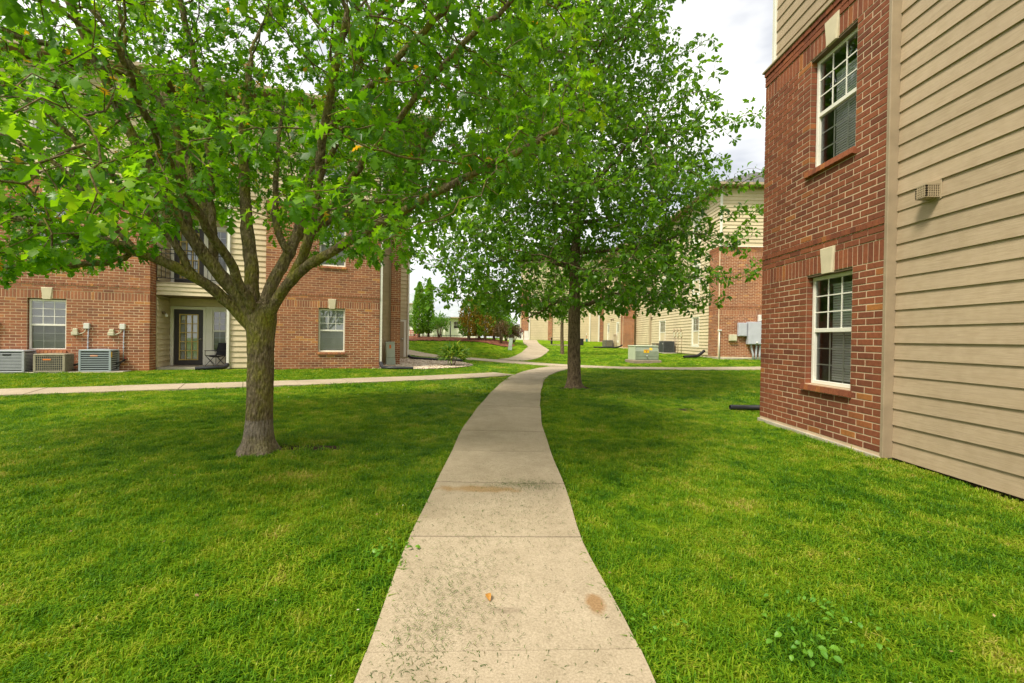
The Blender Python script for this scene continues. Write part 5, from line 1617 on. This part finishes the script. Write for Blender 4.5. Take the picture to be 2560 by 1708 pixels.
condenser('grey slatted air conditioner at the left picture edge by the brick wall', lpt(-8.42, -.36, .166), PHI, .84, .56, .62, M_ACGREY, M_ACGREY, 12, badge=(.05, .50, M_IRON))
condenser('tan mesh-guarded air conditioner with orange badge under the window, between two grey ones', lpt(-7.46, -.38, .166), PHI, .70, .50, .52, M_ACTAN, M_ACTAN, mesh=True, badge=(-.05, .36, M_ORANGE))
ac3 = condenser('blue-grey slatted air conditioner, nearest the patio corner', lpt(-6.43, -.33, .166), PHI, .76, .56, .645, M_ACBLUE, M_ACBLUE, 8, badge=(-.02, .47, plain('salmon_badge', (0.72, 0.36, 0.22), .5)))
MB().box((.37, -.27, .42), (.383, -.20, .58)).build('energy_label', M_YSTICK, ac3)
condenser('old tan grille air conditioner beside the charcoal one at the far siding wall', (10.45, 32.6, tz(10.45, 32.6) + .04), -PI / 2, .8, .62, .62, M_ACTAN, M_ACTAN, mesh=True)
condenser('charcoal ribbed air conditioner with white label below the far siding windows', (10.4, 30.6, tz(10.4, 30.6) + .04), -PI / 2, .85, .75, .78, M_ACDARK, M_ACDARK, 12, badge=(.3, .6, M_BOXW))
condenser('dark air conditioner against the second far block', (9.3, 44.3, tz(9.3, 44.3) + .05), -PI / 2, 1.6, .7, .62, M_ACDARK, M_ACTAN, 8)
for (x, y, w, d) in ((10.43, 31.6, .95, 3.2), (9.3, 44.3, .9, 1.9)):
    m_ = MB(); z = tz(x, y); m_.box((x - w / 2, y - d / 2, z - .1), (x + w / 2, y + d / 2, z + .04), bev=.01)
    tag(m_.build('concrete_pad', M_CONC), 'small pad under the %s' % ('two air conditioners at the far siding wall' if y < 40 else 'dark air conditioner at the second far block'), 'pad')

def disconnect(label, u, group='disconnect boxes on the left brick wall'):
    """switch box, weathered outlet and conduits on the wall; u: the box's left edge"""
    r = thing('disconnect_box', label, 'electrical box', (*LW(u, 0)[:2], 0), PHI, group)
    MB().box((0, -.09, 1.43), (.135, -.004, 1.60), bev=.008).build('switch_box', M_BOXW, r)
    o = MB(); o.box((-.29, -.10, 1.235), (-.135, -.004, 1.335), bev=.01); o.box((-.265, -.075, 1.337), (-.15, -.004, 1.435), bev=.012)
    o.build('outlet_cover', M_BOXC, r)
    c = MB(); c.tube([(.035, -.04, 1.43), (.03, -.045, 1.36), (-.02, -.05, 1.30), (-.10, -.05, 1.265), (-.14, -.05, 1.262)], .013, 8); c.build('flex_conduit', M_BOXC, r, True)
    c = MB(); c.tube([(.10, -.035, 1.43), (.095, -.035, 1.2), (.09, -.03, 1.15), (.088, -.03, .86), (.088, -.03, .46)], .014, 8)
    for z in (1.2, .86, 1.0): c.box((.07, -.05, z), (.115, -.005, z + .02))
    c.build('conduit', M_BOXG, r, True)
    h = MB(); h.tube([(.12, -.02, .50), (.13, -.10, .47), (.08, -.20, .42), (-.02, -.26, .38), (-.14, -.29, .34)], .028, 8); h.tube([(.07, -.08, .44), (.04, -.2, .30), (-.05, -.27, .22), (-.17, -.28, .20)], .012, 6)
    h.build('refrigerant_line', M_IRON, r, True)
    MB().tube([(.13, -.01, .53), (.13, -.05, .53)], .03, 8).build('valve_cap', M_RED, r, True)
disconnect('white switch box with conduit nearest the patio corner', -6.045)
disconnect('white switch box with conduit right of the left wall window', -6.92)
disconnect('white switch box with conduit at the left picture edge', -8.99)

def far_conduits():
    for i, y in enumerate((30.5, 29.9, 29.3)):
        lab = ('far set of meter and pipe of the three on the cream siding', 'middle meter and pipe of the three on the cream siding', 'nearest meter and pipe of the three beside the white window')[i]
        r = thing('switch_meter', lab, 'electrical box', (10.93, y, 0), -PI / 2, 'switch boxes on the far siding wall')
        z = tz(10.9, y)
        MB().box((-.07, -.10, z + 1.10), (.07, -.01, z + 1.42), bev=.02).build('meter_box', M_BOXC, r)
        t = MB(); t.tube([(-.0, -.05, z + 1.42), (-.05, -.05, z + 1.62), (-.18, -.05, z + 1.65), (-.2, -.05, z + 1.35)], .02, 6); t.tube([(.0, -.04, z + 1.1), (.02, -.04, z + .0)], .016, 6)
        t.build('conduit', M_TRIM, r, True)
    for i, y in enumerate((43.2, 42.8, 42.4)):
        lab = ('furthest thin conduit by the dark air conditioner', 'middle thin conduit by the dark air conditioner', 'nearest thin conduit by the dark air conditioner')[i]
        z = tz(9.6, y); t = MB(); t.tube([(9.74, y, z), (9.74, y, z + 1.1), (9.72, y + .2, z + 1.3), (9.7, y + .2, z + 1.05)], .025, 6)
        tag(t.build('conduit', M_TRIM, None, True), lab, 'conduit', 'conduits on the second far block')
far_conduits()

def meter(label, x0, x1, z0, z1, m, d=.22, pipes=(), seal=None, name='meter_box'):
    r = thing(name, label, 'electrical box', ((x0 + x1) / 2, 23.99, z0), 0, 'electric boxes on the far brick wall')
    w, h = (x1 - x0) / 2, z1 - z0
    b = MB(); b.box((-w, -d, 0), (w, -.01, h), bev=.02); b.build('cabinet', m, r)
    f = MB(); f.box((-w + .03, -d - .012, .03), (w - .03, -d + .005, h - .04), bev=.008); f.build('cover', m, r)
    if seal: MB().tube([(seal[0], -d - .012, seal[1]), (seal[0], -d - .05, seal[1])], .05, 12).build('seal_ring', M_BOXW, r, True)
    for px, dx in pipes:
        MB().tube([(px, -.12, .02), (px, -.12, -.12), (px + dx, -.10, -.5), (px + dx, -.10, -(z0 - tz(x0, 23.8)) - .05)], .05, 10).build('pipe', M_BOXG, r, True)
meter('tall pale grey meter cabinet with three pipes below, nearest the right building', 12.31, 13.42, 1.20, 2.38, M_BOXG, .30, [(-.33, .12), (-.05, 0), (.14, 0)], (-.12, .10))
meter('medium grey cabinet left of the tall meter cabinet', 11.84, 12.29, 1.62, 2.33, M_BOXG, .20)
meter('small square cream box lowest on the far brick wall', 11.39, 11.79, 1.36, 1.71, M_BOXC, .16)
meter('narrow white box standing over the tall meter cabinet', 12.9, 13.2, 2.40, 2.76, M_BOXW, .16)
st = MB(); st.tube([(10.86 + .03, 23.92, .38), (10.86 + .03, 23.92, 1.9)], .028, 8); st.box((10.80, 23.86, 1.88), (11.0, 23.97, 1.95), bev=.01)
tag(st.build('standpipe', M_BOXW, None, True), 'thin white standpipe with a T top on the far brick wall', 'pipe')

def drain(label, pts, r=.055, rib=True, name='drain_pipe'):
    P = polyline(pts, .022)
    rs = [r * (1 + (.10 if i % 2 else -.02)) for i in range(len(P))]
    o = MB().tube(P, rs, 12, caps=False).build(name, M_BLACK, None, True)
    q = MB()
    return tag(o, label, 'drain pipe', 'black drain pipes at the downspouts')
def g3(x, y, h): return (x, y, tz(x, y) + h)
drain('short black corrugated drain pipe at the near brick corner on the right', [g3(4.18, 8.68, .07), g3(4.5, 8.66, .07), g3(5.0, 8.5, .10)], .048)
e0, e1 = LW(1.72, .03), LW(1.75, -.2)
drain('curved black drain pipe beside the gravel bed edge', [(e0[0], e0[1], .36), (e1[0] + .05, e1[1], .20), (e1[0] + .4, e1[1] - .12, tz(e1[0] + .4, e1[1]) + .07), (e1[0] + 1.15, e1[1] + .0, tz(e1[0] + 1.1, e1[1]) + .065)], .06)
f0, f1, f2, f3 = LW(-3.26, .42), LW(-3.3, .2), LW(-3.55, -.02), LW(-4.05, -.12)
drain('black drain pipe lying in front of the patio', [(f0[0], f0[1], .30), (f1[0], f1[1], .22), (f2[0], f2[1], tz(f2[0], f2[1]) + .085), (f3[0], f3[1], tz(f3[0], f3[1]) + .07)], .062)
h0 = LW(3.32, 4.42)
drain('dark drain pipe running off the far end of the left building', [(h0[0], h0[1], .42), (h0[0] + .3, h0[1] - .1, tz(h0[0], h0[1]) + .08), (h0[0] + 1.6, h0[1] - .1, tz(h0[0] + 1.6, h0[1]) + .065), (h0[0] + 2.6, h0[1] + .1, tz(h0[0] + 2.6, h0[1]) + .05)], .06)
drain('long black drain pipe at the far brick corner with meter boxes', [(10.72, 25.35, tz(10.7, 25.3) + .38), (10.3, 25.2, tz(10.3, 25.2) + .12), (9.9, 25.1, tz(9.9, 25.1) + .09), (9.45, 25.0, tz(9.45, 25) + .075)], .075)
drain('thin black drain pipe at the brick pier of the second far block', [g3(9.6, 39.6, .30), g3(9.1, 39.4, .10), g3(8.2, 39.2, .08), g3(7.0, 39.0, .06)], .06)

# utility pedestals and the transformer
def pedestal(label, x, y, w, d, h, m, rz=0, lean=0.0, sticker=False, z=None):
    r = thing('utility_pedestal', label, 'utility box', (x, y, (tz(x, y) if z is None else z) - .03), rz, 'utility pedestals')
    Mx = Matrix.Rotation(lean, 4, 'Y')
    b = MB(); b.add([(-w / 2 * 1.08, -d / 2, 0), (w / 2 * 1.08, -d / 2, 0), (w / 2 * 1.08, d / 2, 0), (-w / 2 * 1.08, d / 2, 0), (-w / 2 * 1.05, -d / 2, h * .34), (w / 2 * 1.05, -d / 2, h * .34), (w / 2 * 1.05, d / 2, h * .34), (-w / 2 * 1.05, d / 2, h * .34)],
                  [(4, 5, 6, 7), (0, 1, 5, 4), (1, 2, 6, 5), (2, 3, 7, 6), (3, 0, 4, 7)], Mx)
    b.build('base', m, r)
    c = MB(); c.box((-w / 2, -d / 2 - .012, h * .345), (w / 2, d / 2 + .012, h - .05), Mx, .012); c.box((-w / 2 - .012, -d / 2 - .024, h - .05), (w / 2 + .012, d / 2 + .024, h), Mx, .012)
    c.build('cover', m, r)
    if sticker: MB().box((-.045, -d / 2 - .017, h * .73), (.03, -d / 2 - .0125, h * .88), Mx).build('sticker', M_ORANGE, r)
pedestal('tall pale green utility pedestal with orange sticker at the gravel bed', -4.93, 18.55, .34, .26, .98, M_PED, PHI, -.045, True)
pedestal('leaning pale green pedestal alone on the far lawn', -.13, 28.5, .23, .2, .74, M_PED, 0, .10)
pedestal('shorter white pedestal of the pair by the furthest brick pier', .95, 48.6, .46, .4, .86, M_BOXW)
pedestal('taller white pedestal of the pair by the furthest brick pier', 1.5, 48.2, .44, .4, 1.0, M_BOXW)
pedestal('stout white utility box beyond the gravel bed siding strip', *LW(1.95, 1.93)[:2], .10, .08, 1.05, M_BOXW, PHI, 0, False, .25) if False else None

def strip_meter():
    r = thing('phone_box', 'white meter and phone boxes with pipe on the narrow siding strip by the downspout', 'electrical box', (*LW(1.80, 1.97)[:2], 0), PHI)
    m = MB(); m.tube([(0, -.03, 1.75), (0, -.12, 1.75)], .085, 14); m.box((-.07, -.09, 1.55), (.07, -.0, 1.90), bev=.02); m.build('meter', M_BOXG, r, True)
    MB().box((-.06, -.10, 1.22), (.07, 0, 1.45), bev=.015).build('box', M_BOXW, r)
    MB().box((-.06, -.08, .92), (.06, 0, 1.10), bev=.015).build('box', M_BOXW, r)
    MB().tube([(0, -.04, 1.55), (0, -.04, .2)], .018, 8).build('conduit', M_BOXG, r, True)
strip_meter()

def transformer():
    x, y = 6.55, 22.7
    z = tz(x, y)
    r = thing('transformer', 'green pad-mounted transformer with yellow warning stickers on a low block base', 'transformer', (x, y, z), math.radians(9))
    MB().box((-.72, -.55, -.08), (.72, .55, .14), bev=.02).build('pad', M_TIMBER, r)
    w, d, h = .60, .45, .80
    b = MB(); b.add([(-w, -d, .14), (w, -d, .14), (w, d, .14), (-w, d, .14), (-w, -d, .58), (w, -d, .58), (w, -d + .1, .80), (w, d, .80), (-w, d, .80), (-w, -d + .1, .80)],
                  [(0, 1, 5, 4), (4, 5, 6, 9), (1, 2, 7, 6, 5), (2, 3, 8, 7), (3, 0, 4, 9, 8)])
    b.build('cabinet', M_TRANS, r)
    MB().box((-w - .03, -d + .06, .80), (w + .03, d + .03, .86), bev=.02).build('lid', M_TRANSP, r)
    MB().box((-w - .004, -d + .02, .16), (-w + .0, d - .02, .79)).build('side_panel', M_TRANSP, r)
    MB().box((-w + .02, -d - .02, .34), (w - .02, -d - .002, .36)).box((-w + .02, -d - .012, .18), (w - .02, -d - .002, .335)).build('door', M_TRANS, r)
    MB().tube([(-.02, -d - .03, .40), (-.04, -d - .05, .33), (.02, -d - .05, .28), (0, -d - .03, .24)], .014, 8).build('hasp', M_STEEL, r, True)
    MB().box((-.18, -d - .006, .50), (.10, -d + .004, .66)).build('warning_sticker', M_YSTICK, r)
    s = MB()
    # exclamation-like warning glyph and text lines as print
    s.box((-.15, -d - .009, .625), (.07, -d - .0065, .645)); s.box((-.06, -d - .009, .53), (-.02, -d - .0065, .60))
    s.build('sticker_print', M_RED, r)
    Ms = Matrix.Translation((0, -d + .052, .685)) @ Matrix.Rotation(math.radians(-24), 4, 'X')
    MB().box((.14, -.008, -.06), (.28, .0, .06), Ms).build('warning_sticker', M_YSTICK, r)
transformer()

# folding chair on the patio
def folding_chair():
    p = LW(-3.78, 1.18)
    r = thing('folding_chair', 'black folding camp chair on the patio beside the dark door', 'chair', (p[0], p[1], .20), PHI - .65)
    r.scale = (.84, .84, .88)
    w, d = .27, .25
    legs = [((-w, -d, 0), (w, -d * .95, .44)), ((w, -d, 0), (-w, -d * .95, .44)), ((-w, d, 0), (w, d * .95, .44)), ((w, d, 0), (-w, d * .95, .44)), ((-w, -d, .0), (-w, d, .44)), ((-w, d, 0), (-w, -d, .44)), ((w, -d, 0), (w, d, .44)), ((w, d, 0), (w, -d, .44))]
    for a, b in legs: MB().tube([a, b], .011, 8).build('leg', M_STEEL if False else M_IRON, r, True)
    for s in (-1, 1):
        MB().tube([(s * w, d, .05), (s * w, d * 1.0, .44), (s * (w - .01), d * 1.45, .92)], .011, 8).build('back_post', M_IRON, r, True)
        MB().tube([(s * w, -d, .44), (s * w, -d * .98, .60)], .010, 8).build('arm_post', M_IRON, r, True)
        a = MB(); a.box((s * w - .035, -d - .02, .60), (s * w + .035, d + .05, .622), bev=.006); a.build('armrest', M_FABRIC, r)
    n = 8; v, f = [], []
    for i in range(n + 1):
        for j in range(n + 1):
            x = -w + 2 * w * i / n; y = -d + 2 * d * j / n
            v.append((x, y, .43 - .09 * (1 - (2 * i / n - 1) ** 2) * (1 - .5 * (2 * j / n - 1) ** 2)))
    f = [(i * (n + 1) + j, i * (n + 1) + j + 1, (i + 1) * (n + 1) + j + 1, (i + 1) * (n + 1) + j) for i in range(n) for j in range(n)]
    s = MB().add(v, f).build('seat', M_FABRIC, r, True)
    v = []
    for i in range(n + 1):
        for j in range(n + 1):
            x = -w + 2 * w * i / n; t = j / n
            v.append((x, d * (1.0 + .45 * t) + .07 * (1 - (2 * i / n - 1) ** 2), .42 + .50 * t))
    MB().add(v, f).build('backrest', M_FABRIC, r, True)
folding_chair()
dm = LW(-4.72, 1.42)
o = MB().box((-.40, -.22, 0), (.40, .22, .014), bev=.004).build('doormat', M_TIMBER); o.location = (dm[0], dm[1], .2005); o.rotation_euler = (0, 0, PHI)
tag(o, 'brown doormat in front of the dark patio door', 'doormat')

# far small things
def picnic_table():
    x, y = 4.15, 42
    r = thing('picnic_table', 'metal picnic table with attached bench half hidden behind the tree trunks', 'table', (x, y, tz(x, y)))
    MB().box((-.75, -.38, .64), (.75, .38, .68), bev=.01).build('tabletop', M_TIMBER, r)
    for s in (-1, 1):
        MB().box((-.75, s * .72 - .14, .38), (.75, s * .72 + .14, .42), bev=.01).build('bench', M_TIMBER, r)
    for u in (-.5, .5):
        t = MB(); t.tube([(u, -.25, .64), (u, -.22, .05), (u, .22, .05), (u, .25, .64)], .03, 8); t.tube([(u, -.72, .38), (u, -.70, .12), (u, -.3, .05)], .03, 8); t.tube([(u, .72, .38), (u, .70, .12), (u, .3, .05)], .03, 8)
        t.build('leg', M_IRON, r, True)
    m_ = MB(); m_.box((x - 1.9, y - 1.6, tz(x, y) - .1), (x + 1.2, y + 1.2, tz(x, y) + .015)); tag(m_.build('picnic_pad', M_PATH), 'flat concrete pad under the picnic table', 'pad')
picnic_table()
def bin_():
    x, y = 6.85, 45
    r = thing('trash_bin', 'small black trash bin on the lawn right of the oak trunk', 'bin', (x, y, tz(x, y)))
    MB().box((-.2, -.2, 0), (.2, .2, .60), bev=.02).build('body', M_IRON, r); MB().box((-.22, -.22, .601), (.22, .22, .66), bev=.02).build('lid', M_BLACK, r)
bin_()
def marker():
    x, y = 8.0, 49
    r = thing('marker_post', 'thin red and white marker with a teal holder by the furthest wall', 'post', (x, y, tz(x, y)))
    MB().tube([(0, 0, 0), (0, 0, .95)], .03, 8).build('post', M_RED, r, True)
    MB().tube([(0, 0, .70), (0, 0, .95)], .034, 8).build('tip', M_BOXW, r, True)
    MB().box((-.06, -.08, .06), (.14, -.03, .36), bev=.01).build('holder', M_TEAL, r)
marker()
def fence(label, x0, x1, y, zg, zt, m, step=.14, posts=2.4, name='iron_fence', w=.011):
    r = thing(name, label, 'fence', (x0, y, zg))
    L, h = x1 - x0, zt - zg
    n = int(L / posts) + 1
    for i in range(n): MB().box((i * posts - .03, -.03, 0), (i * posts + .03, .03, h + .06)).build('post', m, r)
    for z in (.12, h - .1, h - .28): MB().box((0, -.015, z), (L, .015, z + .04)).build('rail', m, r)
    me_ = MB().box((-w, -w, .05), (w, w, h)).mesh('picket'); me_.materials.append(m)
    for i in range(min(290, int(L / step))): put('picket', me_, None, r, Matrix.Translation((i * step + step / 2, .0, 0)))
fence('long black iron fence showing over the mulch bank below the clubhouse', -11.0, -1.0, 40, .75, 1.55, M_IRON)
fence('short red wooden fence just past the left building corner', -9.9, -8.4, 41, .8, 1.95, M_RED, .16, 1.4, 'picket_fence', .045)
lp_ = MB(); lp_.tube([(-5.5, 40.5, .8), (-5.5, 40.5, 2.75)], .05, 8)
tag(lp_.build('gate_post', M_IRON, None, True), 'tall black gate post rising over the iron fence before the clubhouse', 'post')

# ------------------------------------------------------------------ lawn: mown grass, clippings, weeds, a fallen leaf
def tuft(rng, n, spread, hmin, hmax, w):
    v, f, rn = [], [], []
    for _ in range(n):
        a = rng.random() * 6.28; q = spread * math.sqrt(rng.random())
        x, y = q * math.cos(a), q * math.sin(a); h = rng.uniform(hmin, hmax) * .85
        b = rng.random() * 6.28; le = rng.uniform(.35, 1.6) * h; ww = w * rng.uniform(.7, 1.5)
        dx, dy = math.cos(b), math.sin(b); tx, ty = -dy * ww / 2, dx * ww / 2
        i = len(v)
        v += [(x - tx, y - ty, -.01), (x + tx, y + ty, -.01), (x + dx * le * .35 + tx * .9, y + dy * le * .35 + ty * .9, h * .7), (x + dx * le * .35 - tx * .9, y + dy * le * .35 - ty * .9, h * .7), (x + dx * le, y + dy * le, h * (1 - .22 * le / h))]
        f += [(i, i + 1, i + 2, i + 3), (i + 3, i + 2, i + 4)]
        c = rng.random(); rn += [c, c]
    return v, f, rn
gcol = bpy.data.collections.new('grass_tufts')
rgr = np.random.default_rng(77)
for k in range(10):
    far = k >= 6
    v, f, rn = tuft(rgr, 26 if not far else 34, .055 if not far else .11, .018 if not far else .02, .052 if not far else .055, .0042 if not far else .009)
    m = MB().add(v, f).mesh('grass_tuft'); set_rnd(m, rn); m.materials.append(M_BLADE)
    ob = bpy.data.objects.new('grass_tuft_%02d' % k, m); gcol.objects.link(ob)

def lawn_points():
    xs_, ys_, cls = [], [], []
    def zone(y0, y1, dens, c, rng, kx=1.32):
        A = (kx * 2) * (y1 * y1 - y0 * y0) / 2 + 1.2 * (y1 - y0)
        n = int(A * dens)
        y = np.sqrt(rng.random(n) * (y1 * y1 - y0 * y0) + y0 * y0); x = (rng.random(n) * 2 - 1) * (kx * y + .6)
        xs_.append(x); ys_.append(y); cls.append(np.full(n, c))
    zone(1.15, 3.2, 560, 0, rgr); zone(3.2, 6, 420, 0, rgr); zone(6, 10, 200, 0, rgr); zone(10, 17, 75, 1, rgr); zone(17, 27, 34, 1, rgr, 1.2); zone(27, 42, 12, 1, rgr, .7)
    x, y, c = np.concatenate(xs_), np.concatenate(ys_), np.concatenate(cls)
    ok = ~near_path(x, y, .012)
    ok &= ~((x > 4.20) & (y < 7.76) & (y > 5.13)) & ~((x > 4.34) & (y < 5.14))
    ox, oy = x - FPX, y - FPY
    u, d = ox * math.cos(PHI) + oy * math.sin(PHI), -ox * math.sin(PHI) + oy * math.cos(PHI)
    ok &= ~((u < 1.70) & (d > -.03)) & ~((u < 3.3) & (d > 1.8)) & ~((u < -5.72) & (d > -.65))
    ok &= ~in_poly(x, y, BEDP) & ~in_poly(x, y, mp_)
    ok &= ~((x > 10.85) & (y > 23.95)) & ~((x > 9.7) & (y > 39.9))
    for (a, b, r_) in ((-2.83, 5.08, .22), (1.66, 12.06, .26), (3.1, 27.9, .12)): ok &= (x - a) ** 2 + (y - b) ** 2 > r_ * r_
    # thin on the bare spots
    for (a, b, rx, ry) in ((-2.4, 5.3, .55, .2), (1.85, 11.95, .45, .35), (-1.04, 2.62, .16, .08), (2.25, 2.25, .2, .11), (3.35, 8.75, .2, .12)):
        q_ = ((x - a) / rx) ** 2 + ((y - b) / ry) ** 2
        ok &= rgr.random(len(x)) < np.clip(.25 + .6 * q_ * q_, 0, 1)
    return x[ok], y[ok], c[ok]
lx, ly, lc = lawn_points()
lz = tzv(lx, ly)
gm = bpy.data.meshes.new('lawn_grass')
gm.vertices.add(len(lx)); gm.vertices.foreach_set('co', np.stack([lx, ly, lz], 1).astype(np.float32).ravel())
a = gm.attributes.new('spin', 'FLOAT_VECTOR', 'POINT'); sp_ = np.zeros((len(lx), 3), np.float32); sp_[:, 2] = rgr.random(len(lx)) * 6.28; sp_[:, 0] = rgr.normal(size=len(lx)) * .12; a.data.foreach_set('vector', sp_.ravel())
# mown height varies by patch, longer along the path edge
edge = near_path(lx, ly, .10) & (ly < 16)
scl = (.85 + .35 * rgr.random(len(lx)) + .18 * np.sin(lx * 1.9 + 1.3 * np.sin(ly * 1.1)) * np.sin(ly * 1.5)) * np.where(edge, 1.15, 1.0)
a = gm.attributes.new('size', 'FLOAT', 'POINT'); a.data.foreach_set('value', scl.astype(np.float32))
a = gm.attributes.new('pick', 'INT', 'POINT'); a.data.foreach_set('value', np.where(lc == 0, rgr.integers(0, 6, len(lx)), rgr.integers(6, 10, len(lx))).astype(np.int32))
gm.update()
lawn = tag(put('lawn_grass', gm, None), 'short mown green and straw-flecked lawn grass', 'grass', kind='stuff')
ng = bpy.data.node_groups.new('lawn_grass', 'GeometryNodeTree')
ng.interface.new_socket('Geometry', in_out='INPUT', socket_type='NodeSocketGeometry')
ng.interface.new_socket('Geometry', in_out='OUTPUT', socket_type='NodeSocketGeometry')
gi = ng.nodes.new('NodeGroupInput'); go = ng.nodes.new('NodeGroupOutput')
ip = ng.nodes.new('GeometryNodeInstanceOnPoints'); ci = ng.nodes.new('GeometryNodeCollectionInfo')
ci.inputs['Collection'].default_value = gcol; ci.inputs['Separate Children'].default_value = True; ci.inputs['Reset Children'].default_value = True
def named(t, n_):
    q = ng.nodes.new('GeometryNodeInputNamedAttribute'); q.data_type = t; q.inputs['Name'].default_value = n_
    return [o for o in q.outputs if o.enabled and o.name == 'Attribute'][0]
ng.links.new(gi.outputs[0], ip.inputs['Points']); ng.links.new(ci.outputs[0], ip.inputs['Instance'])
ip.inputs['Pick Instance'].default_value = True
ng.links.new(named('INT', 'pick'), ip.inputs['Instance Index'])
ng.links.new(named('FLOAT_VECTOR', 'spin'), ip.inputs['Rotation'])
ng.links.new(named('FLOAT', 'size'), ip.inputs['Scale'])
ng.links.new(ip.outputs[0], go.inputs[0])
mod = lawn.modifiers.new('grass', 'NODES'); mod.node_group = ng
print('tufts', len(lx))

# mower clippings on the near slabs
def clippings():
    rng = np.random.default_rng(4)
    X, Y = [], []
    def blob(n, x, y, sx, sy):
        X.append(rng.normal(x, sx, n)); Y.append(rng.normal(y, sy, n))
    blob(760, -.30, 2.35, .17, .33); blob(420, -.38, 1.95, .13, .2); blob(420, -.1, 2.2, .35, .5); blob(650, .08, 3.55, .28, .35); blob(800, .12, 4.05, .20, .08); blob(300, -.2, 3.3, .3, .3)
    X.append(rng.uniform(-.6, .5, 900)); Y.append(rng.uniform(1.4, 6.5, 900)); X.append(rng.uniform(-.62, .45, 160)); Y.append(rng.uniform(6, 10, 160))
    x, y = np.concatenate(X), np.concatenate(Y)
    ok = near_path(x, y, -.03); x, y = x[ok], y[ok]
    n = len(x); ln = rng.uniform(.008, .030, n); wd = rng.uniform(.0016, .0034, n); a = rng.random(n) * 6.28
    A = np.zeros((n, 3, 3)); A[:, 0, 0] = np.cos(a) * ln; A[:, 1, 0] = np.sin(a) * ln; A[:, 0, 1] = -np.sin(a) * wd; A[:, 1, 1] = np.cos(a) * wd; A[:, 2, 2] = .005
    tv = [(-.5, -.5, 0), (0, -.35, .9), (0, .35, .9), (-.5, .5, 0.1), (.5, -.1, .2), (.5, .1, .3)]
    tf = [(0, 1, 2, 3), (1, 4, 5, 2)]
    T = np.stack([x, y, tzv(x, y) + .0445], 1)
    tag(put('grass_clippings', mass_mesh('grass_clippings', tv, tf, A, T, rng.random(n)), M_CLIP), 'dark green mower clippings scattered over the near slabs', 'clippings', kind='stuff')
clippings()
def litter():
    rng = np.random.default_rng(14)
    n = 420
    y = 1.6 + 11 * rng.random(n) ** .8; x = rng.uniform(-1.1, 1.1, n) * y
    ok = ~near_path(x, y, .03) & (x < 4.1); x, y = x[ok], y[ok]; n = len(x)
    A = leaf_frames(np.zeros((n, 3)), rng.normal(size=(n, 3)) * [1, 1, .15], rng.uniform(.008, .026, n), rng, 1.2, 0)
    tag(put('lawn_litter', mass_mesh('lawn_litter', SIMPLE[0], SIMPLE[1], A, np.stack([x, y, tzv(x, y) + .034], 1), rng.random(n)), M_DRY), 'dry leaf bits and petals lying in the grass', 'litter', kind='stuff')
M_DRY = leafy('dry_leaf_bits', [(0.0, (0.20, 0.12, 0.05)), (0.6, (0.42, 0.30, 0.14)), (0.85, (0.62, 0.52, 0.34)), (1.0, (0.78, 0.75, 0.66))], (1, 1, 1), .15, .7)
litter()
def weeds():
    rng = np.random.default_rng(9)
    tv = leaf_template([(0, .03), (.25, .20), (.55, .38), (.85, .28), (1, .05)], .2, .5)
    for (x, y, n, s, lab) in ((1.30, 1.97, 16, .055, 'broad-leaved weed clump nearest the path in the right lawn'), (1.60, 2.05, 11, .048, 'small broad-leaved weed right of the bigger clump'), (1.48, 2.24, 9, .045, 'upright leafy weed behind the bigger clump'), (.71, 2.09, 8, .04, 'little leafy weed against the right edge of the path'), (-.72, 2.72, 14, .05, 'leafy weed spilling over the left edge of the path')):
        n, s = n * 2, s * .45
        pos = np.stack([rng.normal(0, .075, n), rng.normal(0, .07, n), rng.uniform(.0, .02, n)], 1)
        d = pos * [1, 1, 0] * 12 + [0, 0, .55] + rng.normal(size=(n, 3)) * .25
        pos[:, 2] += .03
        A = leaf_frames(pos, d, s * rng.uniform(.8, 1.5, n), rng, 1.4, .25)
        r = thing('weed', lab, 'weed', (x, y, tz(x, y) + .02), 0, 'weeds in the lawn')
        me_ = [MB().add(*tv).mesh('leaf') for _ in range(3)]
        for q, m in enumerate(me_): set_rnd(m, [.2 + .3 * q] * len(tv[1])); m.materials.append(M_WEED)
        for i in range(n):
            put('leaf', me_[i % 3], None, r, Matrix(((*A[i][0], pos[i][0]), (*A[i][1], pos[i][1]), (*A[i][2], pos[i][2]), (0, 0, 0, 1))))
weeds()
lv = MB().add(*leaf_template([(0, .03), (.3, .2), (.6, .25), (.85, .16), (1, .02)], .35, .5)).mesh('fallen_leaf'); set_rnd(lv, [.5] * 8)
o = put('fallen_leaf', lv, M_FALLEN); o.matrix_world = Matrix.Translation((-.09, 2.25, tz(0, 2.2) + .046)) @ Matrix.Rotation(.5, 4, 'X') @ Matrix.Rotation(.3, 4, 'Z') @ Matrix.Diagonal((.06, .06, .06, 1))
tag(o, 'single orange fallen leaf on the near slab', 'leaf')
